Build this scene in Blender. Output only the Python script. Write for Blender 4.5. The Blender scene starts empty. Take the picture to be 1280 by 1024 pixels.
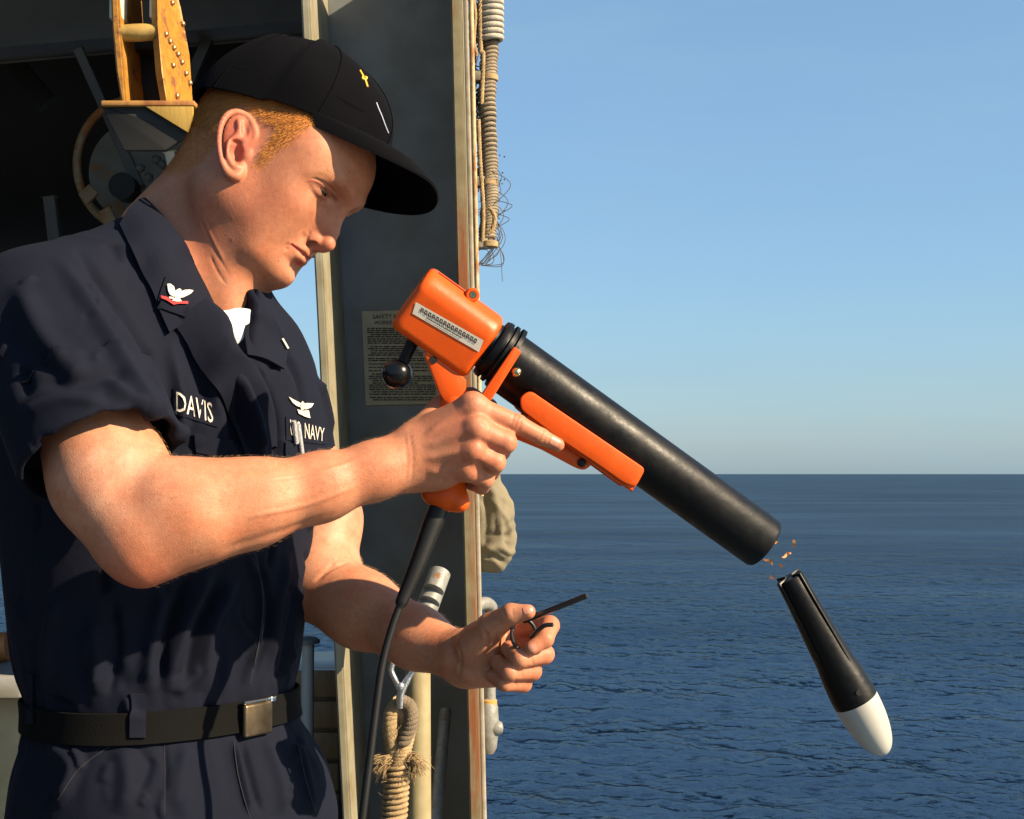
import bpy, bmesh, math, random
import numpy as np
from mathutils import Vector, Matrix
from mathutils.bvhtree import BVHTree

random.seed(4); RNG = np.random.default_rng(7)
SC = bpy.context.scene
COL = SC.collection

# ------------------------------------------------------------------ camera
FPX = 1778.0                       # focal length in pixels of the 1280 px wide photograph
PITCH = math.radians(2.58)
CAM = np.array([0.0, 0.0, 1.30])
cd = bpy.data.cameras.new('camera'); cam = bpy.data.objects.new('camera', cd); COL.objects.link(cam)
cam.location = CAM; cam.rotation_euler = (math.radians(90) + PITCH, 0, 0)
cd.sensor_width = 36.0; cd.lens = FPX / 1280 * 36.0; cd.clip_start = 0.05; cd.clip_end = 80000
cd.dof.use_dof = False
SC.camera = cam

# ------------------------------------------------------------------ sky, sun, exposure
SUN_AZ, SUN_EL = math.radians(66), math.radians(31)       # azimuth from behind the camera (-Y) towards +X
to_sun = Vector((math.cos(SUN_EL) * math.sin(SUN_AZ), -math.cos(SUN_EL) * math.cos(SUN_AZ), math.sin(SUN_EL)))
world = bpy.data.worlds.new('World'); SC.world = world; world.use_nodes = True
wn = world.node_tree; bg = wn.nodes['Background']
sky = wn.nodes.new('ShaderNodeTexSky'); sky.sky_type = 'NISHITA'; sky.sun_disc = False
sky.sun_elevation = SUN_EL; sky.sun_rotation = math.pi - SUN_AZ
sky.altitude = 0; sky.air_density = 1.2; sky.dust_density = 0.8; sky.ozone_density = 8.0
wc = wn.nodes.new('ShaderNodeTexCoord'); wm = wn.nodes.new('ShaderNodeMapping'); wm.inputs['Scale'].default_value = (1.6, 1.6, 9.0); wn.links.new(wc.outputs['Generated'], wm.inputs[0])
wz = wn.nodes.new('ShaderNodeTexNoise'); wz.inputs['Scale'].default_value = 2.2; wz.inputs['Detail'].default_value = 8; wz.inputs['Roughness'].default_value = .6; wz.inputs['Distortion'].default_value = .6; wn.links.new(wm.outputs[0], wz.inputs[0])
wr = wn.nodes.new('ShaderNodeMapRange'); wr.inputs[1].default_value = .48; wr.inputs[2].default_value = .78; wr.inputs[3].default_value = .40; wr.inputs[4].default_value = .56; wn.links.new(wz.outputs[0], wr.inputs[0])      # thin even veil of haze and cirrus over the whole sky
wg = wn.nodes.new('ShaderNodeMix'); wg.data_type = 'RGBA'
wn.links.new(wr.outputs[0], wg.inputs[0]); wn.links.new(sky.outputs[0], wg.inputs[6]); wg.inputs[7].default_value = (2.02, 3.16, 3.95, 1)
wn.links.new(wg.outputs[2], bg.inputs[0]); bg.inputs[1].default_value = 0.063
sd = bpy.data.lights.new('sun', 'SUN'); sd.energy = 5.0; sd.angle = math.radians(0.53); sd.color = (1.0, 0.80, 0.55)
sun = bpy.data.objects.new('sun', sd); COL.objects.link(sun); sun.location = (6, -4, 6)
sun.rotation_euler = (-to_sun).to_track_quat('-Z', 'Y').to_euler()
vs = SC.view_settings; vs.view_transform = 'Standard'; vs.look = 'None'; vs.exposure = 1.48; vs.gamma = 1.0
vs.use_curve_mapping = False
SC.cycles.max_bounces = 8; SC.cycles.diffuse_bounces = 3; SC.cycles.use_denoising = True

# ------------------------------------------------------------------ helpers
def P(u, v, Y):
    """World point seen at photograph pixel (u, v) and standing at depth Y."""
    x = (u - 640) / FPX; up = (512 - v) / FPX
    c, s = math.cos(PITCH), math.sin(PITCH)
    t = Y / (c - up * s)
    return np.array([x * t, Y, CAM[2] + (s + up * c) * t])

def ray(u, v):
    d = P(u, v, 1.0) - CAM
    return Vector(d / np.linalg.norm(d))

ORG = {}
def nrm(a):
    a = np.asarray(a, float); return a / np.linalg.norm(a)

def mesh_obj(name, V, F, mat, parent=None, smooth=True, org=None, mats=None, midx=None):
    """Link ONE mesh object; V are world coordinates."""
    V = np.asarray(V, float).reshape(-1, 3)
    o_ = ORG[parent.name] if parent is not None else (np.asarray(org, float) if org is not None else
         np.array([(V[:, 0].min() + V[:, 0].max()) / 2, (V[:, 1].min() + V[:, 1].max()) / 2, V[:, 2].min()]))
    me = bpy.data.meshes.new(name)
    if isinstance(F, np.ndarray) and F.ndim == 2:
        n, k = F.shape
        me.vertices.add(len(V)); me.vertices.foreach_set('co', (V - o_).astype(np.float32).ravel())
        me.loops.add(n * k); me.loops.foreach_set('vertex_index', F.astype(np.int32).ravel())
        me.polygons.add(n); me.polygons.foreach_set('loop_start', np.arange(0, n * k, k, dtype=np.int32))
        me.polygons.foreach_set('loop_total', np.full(n, k, np.int32))
        me.update(calc_edges=True); me.validate()
    else:
        me.from_pydata((V - o_).tolist(), [], [list(map(int, f)) for f in F]); me.update()
    for m in (mats or [mat]): me.materials.append(m)
    if midx is not None: me.polygons.foreach_set('material_index', np.asarray(midx, np.int32))
    me.polygons.foreach_set('use_smooth', np.ones(len(me.polygons), bool))
    if len(V) < 6000: me.set_sharp_from_angle(angle=math.radians(48 if smooth else 32))
    ob = bpy.data.objects.new(name, me); COL.objects.link(ob)
    if parent is not None: ob.parent = parent
    else: ob.location = o_
    ORG[ob.name] = o_
    return ob

def empty(name, org, label=None, cat=None, group=None, kind=None):
    o = bpy.data.objects.new(name, None); COL.objects.link(o); o.location = org
    o.empty_display_size = 0.1
    ORG[o.name] = np.asarray(org, float); tag(o, label, cat, group, kind); return o

def tag(o, label=None, cat=None, group=None, kind=None):
    for k, v in (('label', label), ('category', cat), ('group', group), ('kind', kind)):
        if v: o[k] = v
    return o

class MB:
    """Collects shapes into one mesh."""
    def __init__(s): s.V = []; s.F = []; s.n = 0
    def add(s, V, F):
        V = np.asarray(V, float).reshape(-1, 3); s.V.append(V)
        s.F += [[int(i) + s.n for i in f] for f in F]; s.n += len(V); return s
    def build(s, name, mat, parent=None, smooth=True, **k):
        return mesh_obj(name, np.concatenate(s.V), s.F, mat, parent, smooth, **k)

def frame_of(axis, hint=(0, 0, 1)):
    a = nrm(axis); h = np.asarray(hint, float)
    if abs(np.dot(a, nrm(h))) > .97: h = np.array([1., 0, 0])
    b = nrm(h - a * np.dot(h, a)); c = np.cross(a, b); return a, b, c

def sweep(path, rad, n=12, caps=True, hint=(0, 0, 1), twist=0.0, closed=False):
    path = np.asarray(path, float); m = len(path); rad = np.broadcast_to(np.asarray(rad, float), (m,))
    T = np.gradient(path, axis=0); T /= np.linalg.norm(T, axis=1)[:, None] + 1e-12
    if closed:
        T = np.roll(path, -1, 0) - np.roll(path, 1, 0); T /= np.linalg.norm(T, axis=1)[:, None]
    _, b, _ = frame_of(T[0], hint); V = []
    for i in range(m):
        b = b - T[i] * np.dot(b, T[i]); b /= np.linalg.norm(b); c = np.cross(T[i], b)
        a = np.linspace(0, 2 * np.pi, n, endpoint=False) + twist * i
        V.append(path[i] + rad[i] * (np.cos(a)[:, None] * b + np.sin(a)[:, None] * c))
    V = np.concatenate(V); F = []
    for i in range(m if closed else m - 1):
        j = (i + 1) % m
        for k in range(n):
            F.append([i * n + k, i * n + (k + 1) % n, j * n + (k + 1) % n, j * n + k])
    if caps and not closed:
        F.append(list(range(n))[::-1]); F.append([(m - 1) * n + k for k in range(n)])
    return V, F

def spline(pts, n=40):
    """Catmull-Rom through pts."""
    p = np.asarray(pts, float); q = np.vstack([2 * p[0] - p[1], p, 2 * p[-1] - p[-2]])
    out = []; m = len(p) - 1
    for t in np.linspace(0, m, n):
        i = min(int(t), m - 1); f = t - i; a, b, c, d = q[i:i + 4]
        out.append(.5 * (2 * b + (c - a) * f + (2 * a - 5 * b + 4 * c - d) * f * f + (-a + 3 * b - 3 * c + d) * f ** 3))
    return np.array(out)

def lathe(prof, o, axis, n=32, hint=(0, 0, 1)):
    """prof: list of (distance along axis, radius)."""
    a, b, c = frame_of(axis, hint); V = []; F = []
    ang = np.linspace(0, 2 * np.pi, n, endpoint=False); ring = np.cos(ang)[:, None] * b + np.sin(ang)[:, None] * c
    for (h, r) in prof: V.append(np.asarray(o) + a * h + ring * max(r, 1e-5))
    for i in range(len(prof) - 1):
        for k in range(n): F.append([i * n + k, i * n + (k + 1) % n, (i + 1) * n + (k + 1) % n, (i + 1) * n + k])
    F.append(list(range(n))[::-1]); F.append([(len(prof) - 1) * n + k for k in range(n)])
    return np.concatenate(V), F

def bm_out(bm):
    bmesh.ops.recalc_face_normals(bm, faces=bm.faces)
    bm.verts.index_update(); V = np.array([v.co[:] for v in bm.verts]); F = [[v.index for v in f.verts] for f in bm.faces]
    bm.free(); return V, F

def rbox(c, ax, half, bev=0.004, seg=2):
    """Bevelled box: centre, 3 axes, half sizes."""
    bm = bmesh.new(); bmesh.ops.create_cube(bm, size=2.0)
    for v in bm.verts:
        p = np.asarray(c) + sum(np.asarray(ax[i]) * half[i] * v.co[i] for i in range(3)); v.co = p
    if bev > 0: bmesh.ops.bevel(bm, geom=list(bm.edges), offset=min(bev, min(half) * .95), segments=seg, affect='EDGES', profile=.5)
    return bm_out(bm)

def plate(poly, o, ex, ey, ez, th, bev=0.0015, seg=2):
    """Extruded polygon: poly in (ex, ey), thickness th along ez (centred on o)."""
    bm = bmesh.new(); o = np.asarray(o, float)
    lo = [bm.verts.new(o + ex * p[0] + ey * p[1] - ez * th / 2) for p in poly]
    hi = [bm.verts.new(o + ex * p[0] + ey * p[1] + ez * th / 2) for p in poly]
    n = len(poly); bm.faces.new(lo[::-1]); bm.faces.new(hi)
    for i in range(n): bm.faces.new([lo[i], lo[(i + 1) % n], hi[(i + 1) % n], hi[i]])
    if bev > 0:
        bmesh.ops.recalc_face_normals(bm, faces=bm.faces)
        es = [e for e in bm.edges if len(e.link_faces) == 2 and e.calc_face_angle(0) > .6]
        bmesh.ops.bevel(bm, geom=es, offset=bev, segments=seg, affect='EDGES', profile=.5)
    return bm_out(bm)

def roundpoly(poly, r, n=5):
    poly = [np.asarray(p, float) for p in poly]; out = []; m = len(poly)
    r = [r] * m if np.isscalar(r) else r
    for i in range(m):
        a, b, c = poly[i - 1], poly[i], poly[(i + 1) % m]
        d1 = a - b; d2 = c - b; l1 = np.linalg.norm(d1); l2 = np.linalg.norm(d2); q = min(r[i], l1 * .45, l2 * .45)
        s = b + d1 / l1 * q; e = b + d2 / l2 * q
        for t in np.linspace(0, 1, n): out.append((1 - t) ** 2 * s + 2 * t * (1 - t) * b + t * t * e)
    return out

# ------------------------------------------------------------------ materials
ALB = .86            # all paints a little darker: the picture is exposed for hard low sun
def mat(name, col, rough=.5, metal=0., bump=0., bscale=200., var=0., vscale=8., spec=None, sss=0., coat=0., detail=4., coords='Object'):
    col = tuple(c * ALB for c in col); m = bpy.data.materials.new(name); m.use_nodes = True; nt = m.node_tree; b = nt.nodes['Principled BSDF']
    b.inputs['Base Color'].default_value = (*col, 1); b.inputs['Roughness'].default_value = rough; b.inputs['Metallic'].default_value = metal
    if spec is not None: b.inputs['Specular IOR Level'].default_value = spec
    if coat: b.inputs['Coat Weight'].default_value = coat; b.inputs['Coat Roughness'].default_value = .15
    tc = nt.nodes.new('ShaderNodeTexCoord')
    if var:
        n = nt.nodes.new('ShaderNodeTexNoise'); n.inputs['Scale'].default_value = vscale; n.inputs['Detail'].default_value = 6
        nt.links.new(tc.outputs[coords], n.inputs['Vector'])
        r = nt.nodes.new('ShaderNodeMapRange'); r.inputs[1].default_value = .3; r.inputs[2].default_value = .7
        r.inputs[3].default_value = 1 - var; r.inputs[4].default_value = 1 + var; nt.links.new(n.outputs[0], r.inputs[0])
        x = nt.nodes.new('ShaderNodeMix'); x.data_type = 'RGBA'; x.blend_type = 'MULTIPLY'; x.inputs[0].default_value = 1
        x.inputs[6].default_value = (*col, 1); cmb = nt.nodes.new('ShaderNodeCombineColor')
        for i in range(3): nt.links.new(r.outputs[0], cmb.inputs[i])
        nt.links.new(cmb.outputs[0], x.inputs[7]); nt.links.new(x.outputs[2], b.inputs['Base Color'])
    if bump:
        n = nt.nodes.new('ShaderNodeTexNoise'); n.inputs['Scale'].default_value = bscale; n.inputs['Detail'].default_value = detail
        nt.links.new(tc.outputs[coords], n.inputs['Vector'])
        bp = nt.nodes.new('ShaderNodeBump'); bp.inputs['Strength'].default_value = bump; bp.inputs['Distance'].default_value = .002
        nt.links.new(n.outputs[0], bp.inputs['Height']); nt.links.new(bp.outputs[0], b.inputs['Normal'])
    return m

def rusty(name, col, rust=(.25, .09, .025), amt=.5, scale=6., rough=.6, stretch=(1, 1, .25)):
    """Painted steel with patches and runs of rust."""
    m = mat(name, col, rough); col = tuple(c * ALB for c in col); rust = tuple(c * ALB for c in rust); nt = m.node_tree; b = nt.nodes['Principled BSDF']; L = nt.links.new
    tc = nt.nodes.new('ShaderNodeTexCoord'); mp = nt.nodes.new('ShaderNodeMapping'); mp.inputs['Scale'].default_value = stretch
    L(tc.outputs['Object'], mp.inputs[0])
    n = nt.nodes.new('ShaderNodeTexNoise'); n.inputs['Scale'].default_value = scale; n.inputs['Detail'].default_value = 9; n.inputs['Roughness'].default_value = .68
    L(mp.outputs[0], n.inputs[0])
    r = nt.nodes.new('ShaderNodeMapRange'); r.inputs[1].default_value = .72 - .25 * amt; r.inputs[2].default_value = .78 - .22 * amt; L(n.outputs[0], r.inputs[0])
    n2 = nt.nodes.new('ShaderNodeTexNoise'); n2.inputs['Scale'].default_value = scale * 2.3; n2.inputs['Detail'].default_value = 8; L(tc.outputs['Object'], n2.inputs[0])
    d = nt.nodes.new('ShaderNodeMix'); d.data_type = 'RGBA'; d.blend_type = 'MIX'
    r2 = nt.nodes.new('ShaderNodeMapRange'); r2.inputs[1].default_value = .35; r2.inputs[2].default_value = .75; L(n2.outputs[0], r2.inputs[0])
    d.inputs[6].default_value = (*col, 1); d.inputs[7].default_value = (col[0] * .66, col[1] * .60, col[2] * .48, 1); L(r2.outputs[0], d.inputs[0])
    x = nt.nodes.new('ShaderNodeMix'); x.data_type = 'RGBA'; L(r.outputs[0], x.inputs[0]); L(d.outputs[2], x.inputs[6]); x.inputs[7].default_value = (*rust, 1)
    L(x.outputs[2], b.inputs['Base Color'])
    bp = nt.nodes.new('ShaderNodeBump'); bp.inputs['Strength'].default_value = .35; bp.inputs['Distance'].default_value = .003
    L(n2.outputs[0], bp.inputs['Height']); L(bp.outputs[0], b.inputs['Normal'])
    rr = nt.nodes.new('ShaderNodeMapRange'); rr.inputs[3].default_value = rough; rr.inputs[4].default_value = .9; L(r.outputs[0], rr.inputs[0]); L(rr.outputs[0], b.inputs['Roughness'])
    return m

# ------------------------------------------------------------------ implicit sculpting (sparse surface nets)
def smin(a, b, k):
    if k <= 0: return np.minimum(a, b)
    h = np.maximum(k - np.abs(a - b), 0) / k
    return np.minimum(a, b) - h * h * k * .25

class Ell:
    def __init__(s, c, r, R=None):
        s.c = np.asarray(c, float); s.r = np.broadcast_to(np.asarray(r, float), (3,)).astype(float); s.R = R
        m = s.r.max(); s.lo = s.c - m; s.hi = s.c + m
    def __call__(s, p):
        q = p - s.c
        if s.R is not None: q = q @ s.R
        k0 = np.sqrt(((q / s.r) ** 2).sum(-1)); k1 = np.sqrt(((q / s.r ** 2) ** 2).sum(-1)) + 1e-9
        return np.where(k0 < 1e-3, -s.r.min(), k0 * (k0 - 1) / k1)

class Cone:
    """Round cone between two spheres."""
    def __init__(s, a, b, r1, r2):
        s.a = np.asarray(a, float); s.b = np.asarray(b, float); s.r1 = r1; s.r2 = r2; m = max(r1, r2)
        s.lo = np.minimum(s.a, s.b) - m; s.hi = np.maximum(s.a, s.b) + m
    def __call__(s, p):
        ba = s.b - s.a; l2 = ba @ ba
        if l2 < 1e-12: return np.linalg.norm(p - s.a, axis=-1) - max(s.r1, s.r2)
        rr = s.r1 - s.r2; a2 = max(l2 - rr * rr, 1e-9); il2 = 1 / l2
        pa = p - s.a; y = pa @ ba; z = y - l2; xv = pa * l2 - ba * y[..., None]; x2 = (xv * xv).sum(-1)
        y2 = y * y * l2; z2 = z * z * l2; k = np.sign(rr) * rr * rr * x2
        d1 = np.sqrt(x2 + z2) * il2 - s.r2; d2 = np.sqrt(x2 + y2) * il2 - s.r1
        d3 = (np.sqrt(x2 * a2 * il2) + y * rr) * il2 - s.r1
        return np.where(np.sign(z) * a2 * z2 > k, d1, np.where(np.sign(y) * a2 * y2 < k, d2, d3))

class Loft:
    """Stack of super-ellipse sections: rows (z, cx, cy, a, b); axes ta, tb horizontal."""
    def __init__(s, rows, ta, tb, e=2.4):
        s.r = np.asarray(rows, float); s.ta = ta; s.tb = tb; s.e = e
        m = s.r[:, 3:5].max(); s.lo = np.array([s.r[:, 1].min() - m, s.r[:, 2].min() - m, s.r[0, 0]]); s.hi = np.array([s.r[:, 1].max() + m, s.r[:, 2].max() + m, s.r[-1, 0]])
    def par(s, z): return [np.interp(z, s.r[:, 0], s.r[:, i]) for i in range(1, 5)]
    def __call__(s, p):
        cx, cy, a, b = s.par(p[:, 2]); dx = p[:, 0] - cx; dy = p[:, 1] - cy
        x = np.abs(dx * s.ta[0] + dy * s.ta[1]) / a; y = np.abs(dx * s.tb[0] + dy * s.tb[1]) / b
        g = (x ** s.e + y ** s.e + 1e-9) ** (1 / s.e); d = (g - 1) * np.minimum(a, b)
        return np.maximum(d, np.maximum(s.r[0, 0] - p[:, 2], p[:, 2] - s.r[-1, 0]))

class Half:
    """Half space (p-o).n < 0, bounded by a box for speed."""
    def __init__(s, o, n, lo, hi): s.o = np.asarray(o, float); s.n = nrm(n); s.lo = np.asarray(lo, float); s.hi = np.asarray(hi, float)
    def __call__(s, p): return (p - s.o) @ s.n

class Convex:
    """Rounded convex body from planes (point, normal)."""
    def __init__(s, planes, k, lo, hi): s.pl = [(np.asarray(o, float), nrm(n)) for o, n in planes]; s.k = k; s.lo = np.asarray(lo, float); s.hi = np.asarray(hi, float)
    def __call__(s, p):
        d = None
        for o, n in s.pl: q = (p - o) @ n; d = q if d is None else -smin(-d, -q, s.k)
        return d

class Inter:
    def __init__(s, *q): s.q = q; s.lo = np.max([a.lo for a in q], 0); s.hi = np.min([a.hi for a in q], 0)
    def __call__(s, p):
        d = s.q[0](p)
        for a in s.q[1:]: d = np.maximum(d, a(p))
        return d

class InFrame:
    """Primitive expressed in a local frame (R columns = axes)."""
    def __init__(s, prim, R, o):
        s.p = prim; s.R = R; s.o = o
        cs = np.array([[x, y, z] for x in (prim.lo[0], prim.hi[0]) for y in (prim.lo[1], prim.hi[1]) for z in (prim.lo[2], prim.hi[2])]) @ R.T + o
        s.lo = cs.min(0); s.hi = cs.max(0)
    def __call__(s, p): return s.p((p - s.o) @ s.R)

class Sculpt:
    BIG = .2
    def __init__(s): s.ops = []
    def add(s, prim, k=.01): s.ops.append(('+', prim, k)); return s
    def sub(s, prim, k=.005): s.ops.append(('-', prim, k)); return s
    def cut(s, prim, k=.0): s.ops.append(('&', prim, k)); return s      # intersect, only inside the prim's box
    def chain(s, pts, rad, k=.01, kk=None):
        for i in range(len(pts) - 1): s.add(Cone(pts[i], pts[i + 1], rad[i], rad[i + 1]), (k if i == 0 else (kk if kk is not None else k)))
        return s
    def field(s, pts, groups=None, gc=None, gr=0.):
        """pts (N,3) or, with groups, (G,M,3) whose boxes are centred at gc with half diagonal gr."""
        d = np.full(pts.shape[:-1], s.BIG)
        for m, prim, k in s.ops:
            mg = k + .012 + gr
            q = gc if gc is not None else pts; l_ = prim.lo - mg; h_ = prim.hi + mg
            sel = (q[:, 0] > l_[0]) & (q[:, 0] < h_[0]) & (q[:, 1] > l_[1]) & (q[:, 1] < h_[1]) & (q[:, 2] > l_[2]) & (q[:, 2] < h_[2])
            if groups is not None: sel = sel[groups]
            sel = np.flatnonzero(sel)
            if not len(sel): continue
            pp = pts[sel]; sh = pp.shape[:-1]; v = prim(pp.reshape(-1, 3)).reshape(sh); c = d[sel]
            if m == '+': d[sel] = smin(c, v, k)
            elif m == '-': d[sel] = -smin(-c, v, k)
            else: d[sel] = -smin(-c, -v, k) if k > 0 else np.maximum(c, v)
        return d
    def mesh(s, vox, newton=1):
        B = 8; add = [o[1] for o in s.ops if o[0] == '+']
        lo = np.min([a.lo for a in add], 0) - .02; hi = np.max([a.hi for a in add], 0) + .02
        nb = np.ceil((hi - lo) / (vox * B)).astype(int) + 1
        I = np.stack(np.meshgrid(*[np.arange(n) for n in nb], indexing='ij'), -1).reshape(-1, 3)
        cen = lo + (I + .5) * B * vox; hd = B * vox * .87
        d = s.field(cen, gc=cen, gr=hd)
        act = np.abs(d) < hd * 1.7 + .002
        I = I[act]; slot = np.full(nb + 1, -1, np.int64); slot[I[:, 0], I[:, 1], I[:, 2]] = np.arange(len(I))
        g = np.stack(np.meshgrid(*[np.arange(B)] * 3, indexing='ij'), -1).reshape(-1, 3)
        vals = np.empty((len(I), B ** 3))
        for a in range(0, len(I), 1500):
            b = I[a:a + 1500]; pts = lo + (b[:, None, :] * B + g[None]) * vox
            vals[a:a + 1500] = s.field(pts, gc=lo + (b + .5) * B * vox, gr=hd)
        vals = vals.reshape(-1, B, B, B); n = len(I)
        pad = np.empty((n, B + 1, B + 1, B + 1)); pad[:, :B, :B, :B] = vals
        pad[:, B, :B, :B] = vals[:, B - 1]; pad[:, :, B, :B] = pad[:, :, B - 1, :B]; pad[:, :, :, B] = pad[:, :, :, B - 1]
        for off in [(1, 0, 0), (0, 1, 0), (0, 0, 1), (1, 1, 0), (1, 0, 1), (0, 1, 1), (1, 1, 1)]:
            sl = slot[I[:, 0] + off[0], I[:, 1] + off[1], I[:, 2] + off[2]]; ok = sl >= 0
            dst = tuple(B if o else slice(0, B) for o in off); src = tuple(0 if o else slice(0, B) for o in off)
            pad[(ok,) + dst] = vals[(sl[ok],) + src]
        ins = pad < 0
        cnt = sum(ins[:, a:a + B, b:b + B, c:c + B].astype(np.int8) for a in (0, 1) for b in (0, 1) for c in (0, 1))
        cs, cx, cy, cz = np.where((cnt > 0) & (cnt < 8))
        cid = np.full((n, B, B, B), -1, np.int64); cid[cs, cx, cy, cz] = np.arange(len(cs))
        corner = {(a, b, c): pad[cs, cx + a, cy + b, cz + c] for a in (0, 1) for b in (0, 1) for c in (0, 1)}
        acc = np.zeros((len(cs), 3)); w = np.zeros(len(cs))
        for ax in range(3):
            for o1 in (0, 1):
                for o2 in (0, 1):
                    p0 = [0, 0, 0]; oth = [i for i in range(3) if i != ax]; p0[oth[0]] = o1; p0[oth[1]] = o2; p1 = list(p0); p1[ax] = 1
                    va, vb = corner[tuple(p0)], corner[tuple(p1)]; x = (va < 0) != (vb < 0)
                    t = np.where(x, va / (va - vb + 1e-15), 0)
                    pt = np.tile(np.array(p0, float), (len(cs), 1)); pt[:, ax] = t; acc[x] += pt[x]; w += x
        V = lo + (I[cs] * B + np.stack([cx, cy, cz], 1) + acc / w[:, None]) * vox
        def cell(sl0, i, j, k):
            q = [i, j, k]; blk = I[sl0].copy()
            for ax in range(3):
                neg = q[ax] < 0; blk[:, ax] -= neg; q[ax] = np.where(neg, B - 1, q[ax])
            bad = (blk < 0).any(1); blk = np.maximum(blk, 0)
            s2 = slot[blk[:, 0], blk[:, 1], blk[:, 2]]; r = cid[np.maximum(s2, 0), q[0], q[1], q[2]]
            return np.where((s2 >= 0) & ~bad, r, -1)
        Q = []
        core = ins[:, :B, :B, :B]
        for ax in range(3):
            sh = [slice(0, B)] * 3; sh[ax] = slice(1, B + 1); nx = ins[(slice(None),) + tuple(sh)]
            es, ex, ey, ez = np.where(core != nx); inside = core[es, ex, ey, ez]
            o1, o2 = [(1, 2), (2, 0), (0, 1)][ax]; base = [ex, ey, ez]
            def c(d1, d2):
                q = [base[0].copy(), base[1].copy(), base[2].copy()]; q[o1] = q[o1] - d1; q[o2] = q[o2] - d2; return cell(es, *q)
            q = np.stack([c(1, 1), c(0, 1), c(0, 0), c(1, 0)], 1); q[~inside] = q[~inside][:, ::-1]
            Q.append(q[(q >= 0).all(1)])
        Q = np.concatenate(Q)
        bc = lo + (I + .5) * B * vox
        for _ in range(newton):
            e = vox * .4; fe = lambda X: s.field(X, groups=cs, gc=bc, gr=hd + vox)
            g0 = fe(V); G = np.stack([fe(V + np.eye(3)[i] * e) - g0 for i in range(3)], 1) / e
            st = (g0 / np.maximum((G * G).sum(1), .2))[:, None] * G; l = np.linalg.norm(st, axis=1)[:, None]
            V = V - st * np.minimum(1, vox * .6 / (l + 1e-12))
        return V, Q

def tri_normals(V, Q):
    N = np.zeros_like(V); a, b, c, d = (V[Q[:, i]] for i in range(4)); n = np.cross(c - a, d - b)
    for i in range(4): np.add.at(N, Q[:, i], n)
    return N / (np.linalg.norm(N, axis=1)[:, None] + 1e-15)

def bvh_of(V, Q):
    return BVHTree.FromPolygons([Vector(v) for v in V], [tuple(int(i) for i in q) for q in Q])

def hit(bvh, u, v, off=0., tmax=3.5):
    """Point of a surface that the photograph shows at pixel (u, v)."""
    r = bvh.ray_cast(Vector(CAM), ray(u, v), tmax)
    if r[0] is None: return None, None
    n = np.array(r[1]); d = np.array(ray(u, v))
    if n @ d > 0: n = -n
    return np.array(r[0]) + n * off, n

def seg_dist(V, pts):
    """Distance of every vertex to a polyline and the parameter (0..1) along it."""
    best = np.full(len(V), 1e9); par = np.zeros(len(V)); L = np.r_[0, np.cumsum(np.linalg.norm(np.diff(pts, axis=0), axis=1))]
    for i in range(len(pts) - 1):
        a, b = pts[i], pts[i + 1]; ab = b - a; t = np.clip((V - a) @ ab / (ab @ ab + 1e-15), 0, 1)
        d = np.linalg.norm(V - a - t[:, None] * ab, axis=1); m = d < best; best[m] = d[m]; par[m] = (L[i] + t[m] * (L[i + 1] - L[i])) / L[-1]
    return best, par

def stroke(V, N, bvh, px, width, amp, taper=True, n=None):
    """Sculpt brush: push a ridge (amp > 0) or crease (amp < 0) along a line on the surface."""
    px = np.asarray(px, float)
    if len(px) > 2: px = spline(px, n or 6 * len(px))
    elif len(px) == 2: px = np.linspace(px[0], px[1], 8)
    pts = [hit(bvh, *q)[0] for q in px]; pts = np.array([q for q in pts if q is not None])
    if len(pts) == 0: return V
    if len(pts) == 1: d = np.linalg.norm(V - pts[0], axis=1); par = np.full(len(V), .5)
    else:
        box = ((V > pts.min(0) - 3 * width) & (V < pts.max(0) + 3 * width)).all(1); d = np.full(len(V), 1e9); par = np.zeros(len(V))
        d[box], par[box] = seg_dist(V[box], pts)
    w = np.exp(-(d / width) ** 2) * amp
    if taper and len(pts) > 1: w = w * np.clip(np.minimum(par, 1 - par) * 5, 0, 1)
    return V + N * w[:, None]
# ================================================================== the sea
SEA_Z = -6.6
def ocean_tile(n=256, L=72., wind=(5.2, 3.4), seed=3, amp=1.):
    k1 = np.fft.fftfreq(n, L / n) * 2 * np.pi; kx, ky = np.meshgrid(k1, k1, indexing='ij'); k = np.hypot(kx, ky); k[0, 0] = 1e-6
    w = np.array(wind); V = np.linalg.norm(w); Lw = V * V / 9.81; cosf = (kx * w[0] + ky * w[1]) / (k * V)
    Ph = np.exp(-1 / (k * Lw) ** 2) / k ** 3.75 * (.25 + np.abs(cosf) ** 2) * np.exp(-(k * .05) ** 2); Ph[0, 0] = 0
    r = np.random.default_rng(seed); h = (r.normal(size=k.shape) + 1j * r.normal(size=k.shape)) * np.sqrt(Ph)
    H0 = np.fft.ifft2(h).real; s = H0.std(); f = lambda q: np.fft.ifft2(q).real / s
    return f(h), f(1j * h * kx / k), f(1j * h * ky / k), f(h * np.exp(-(k / 2.2) ** 2))
def bil(T, x, y, L):
    n = T.shape[0]; a = (x / L * n) % n; b = (y / L * n) % n; i = a.astype(int) % n; j = b.astype(int) % n; fa = a - np.floor(a); fb = b - np.floor(b)
    return T[i, j] * (1 - fa) * (1 - fb) + T[(i + 1) % n, j] * fa * (1 - fb) + T[i, (j + 1) % n] * (1 - fa) * fb + T[(i + 1) % n, (j + 1) % n] * fa * fb
Lt = 19.; Th, Tx, Ty, Tl = ocean_tile(n=420, L=Lt, wind=(1.75, 1.1))
hgt = CAM[2] - SEA_Z
dep = np.radians(np.r_[np.linspace(50, 17, 30), np.linspace(16.5, 1.2, 400), np.geomspace(1.15, .02, 110)]); rr = hgt / np.tan(dep)
az = np.radians(np.r_[np.linspace(-180, -36, 50, endpoint=False), np.linspace(-36, 34, 560), np.linspace(34, 180, 50, endpoint=False)[1:]])
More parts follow.
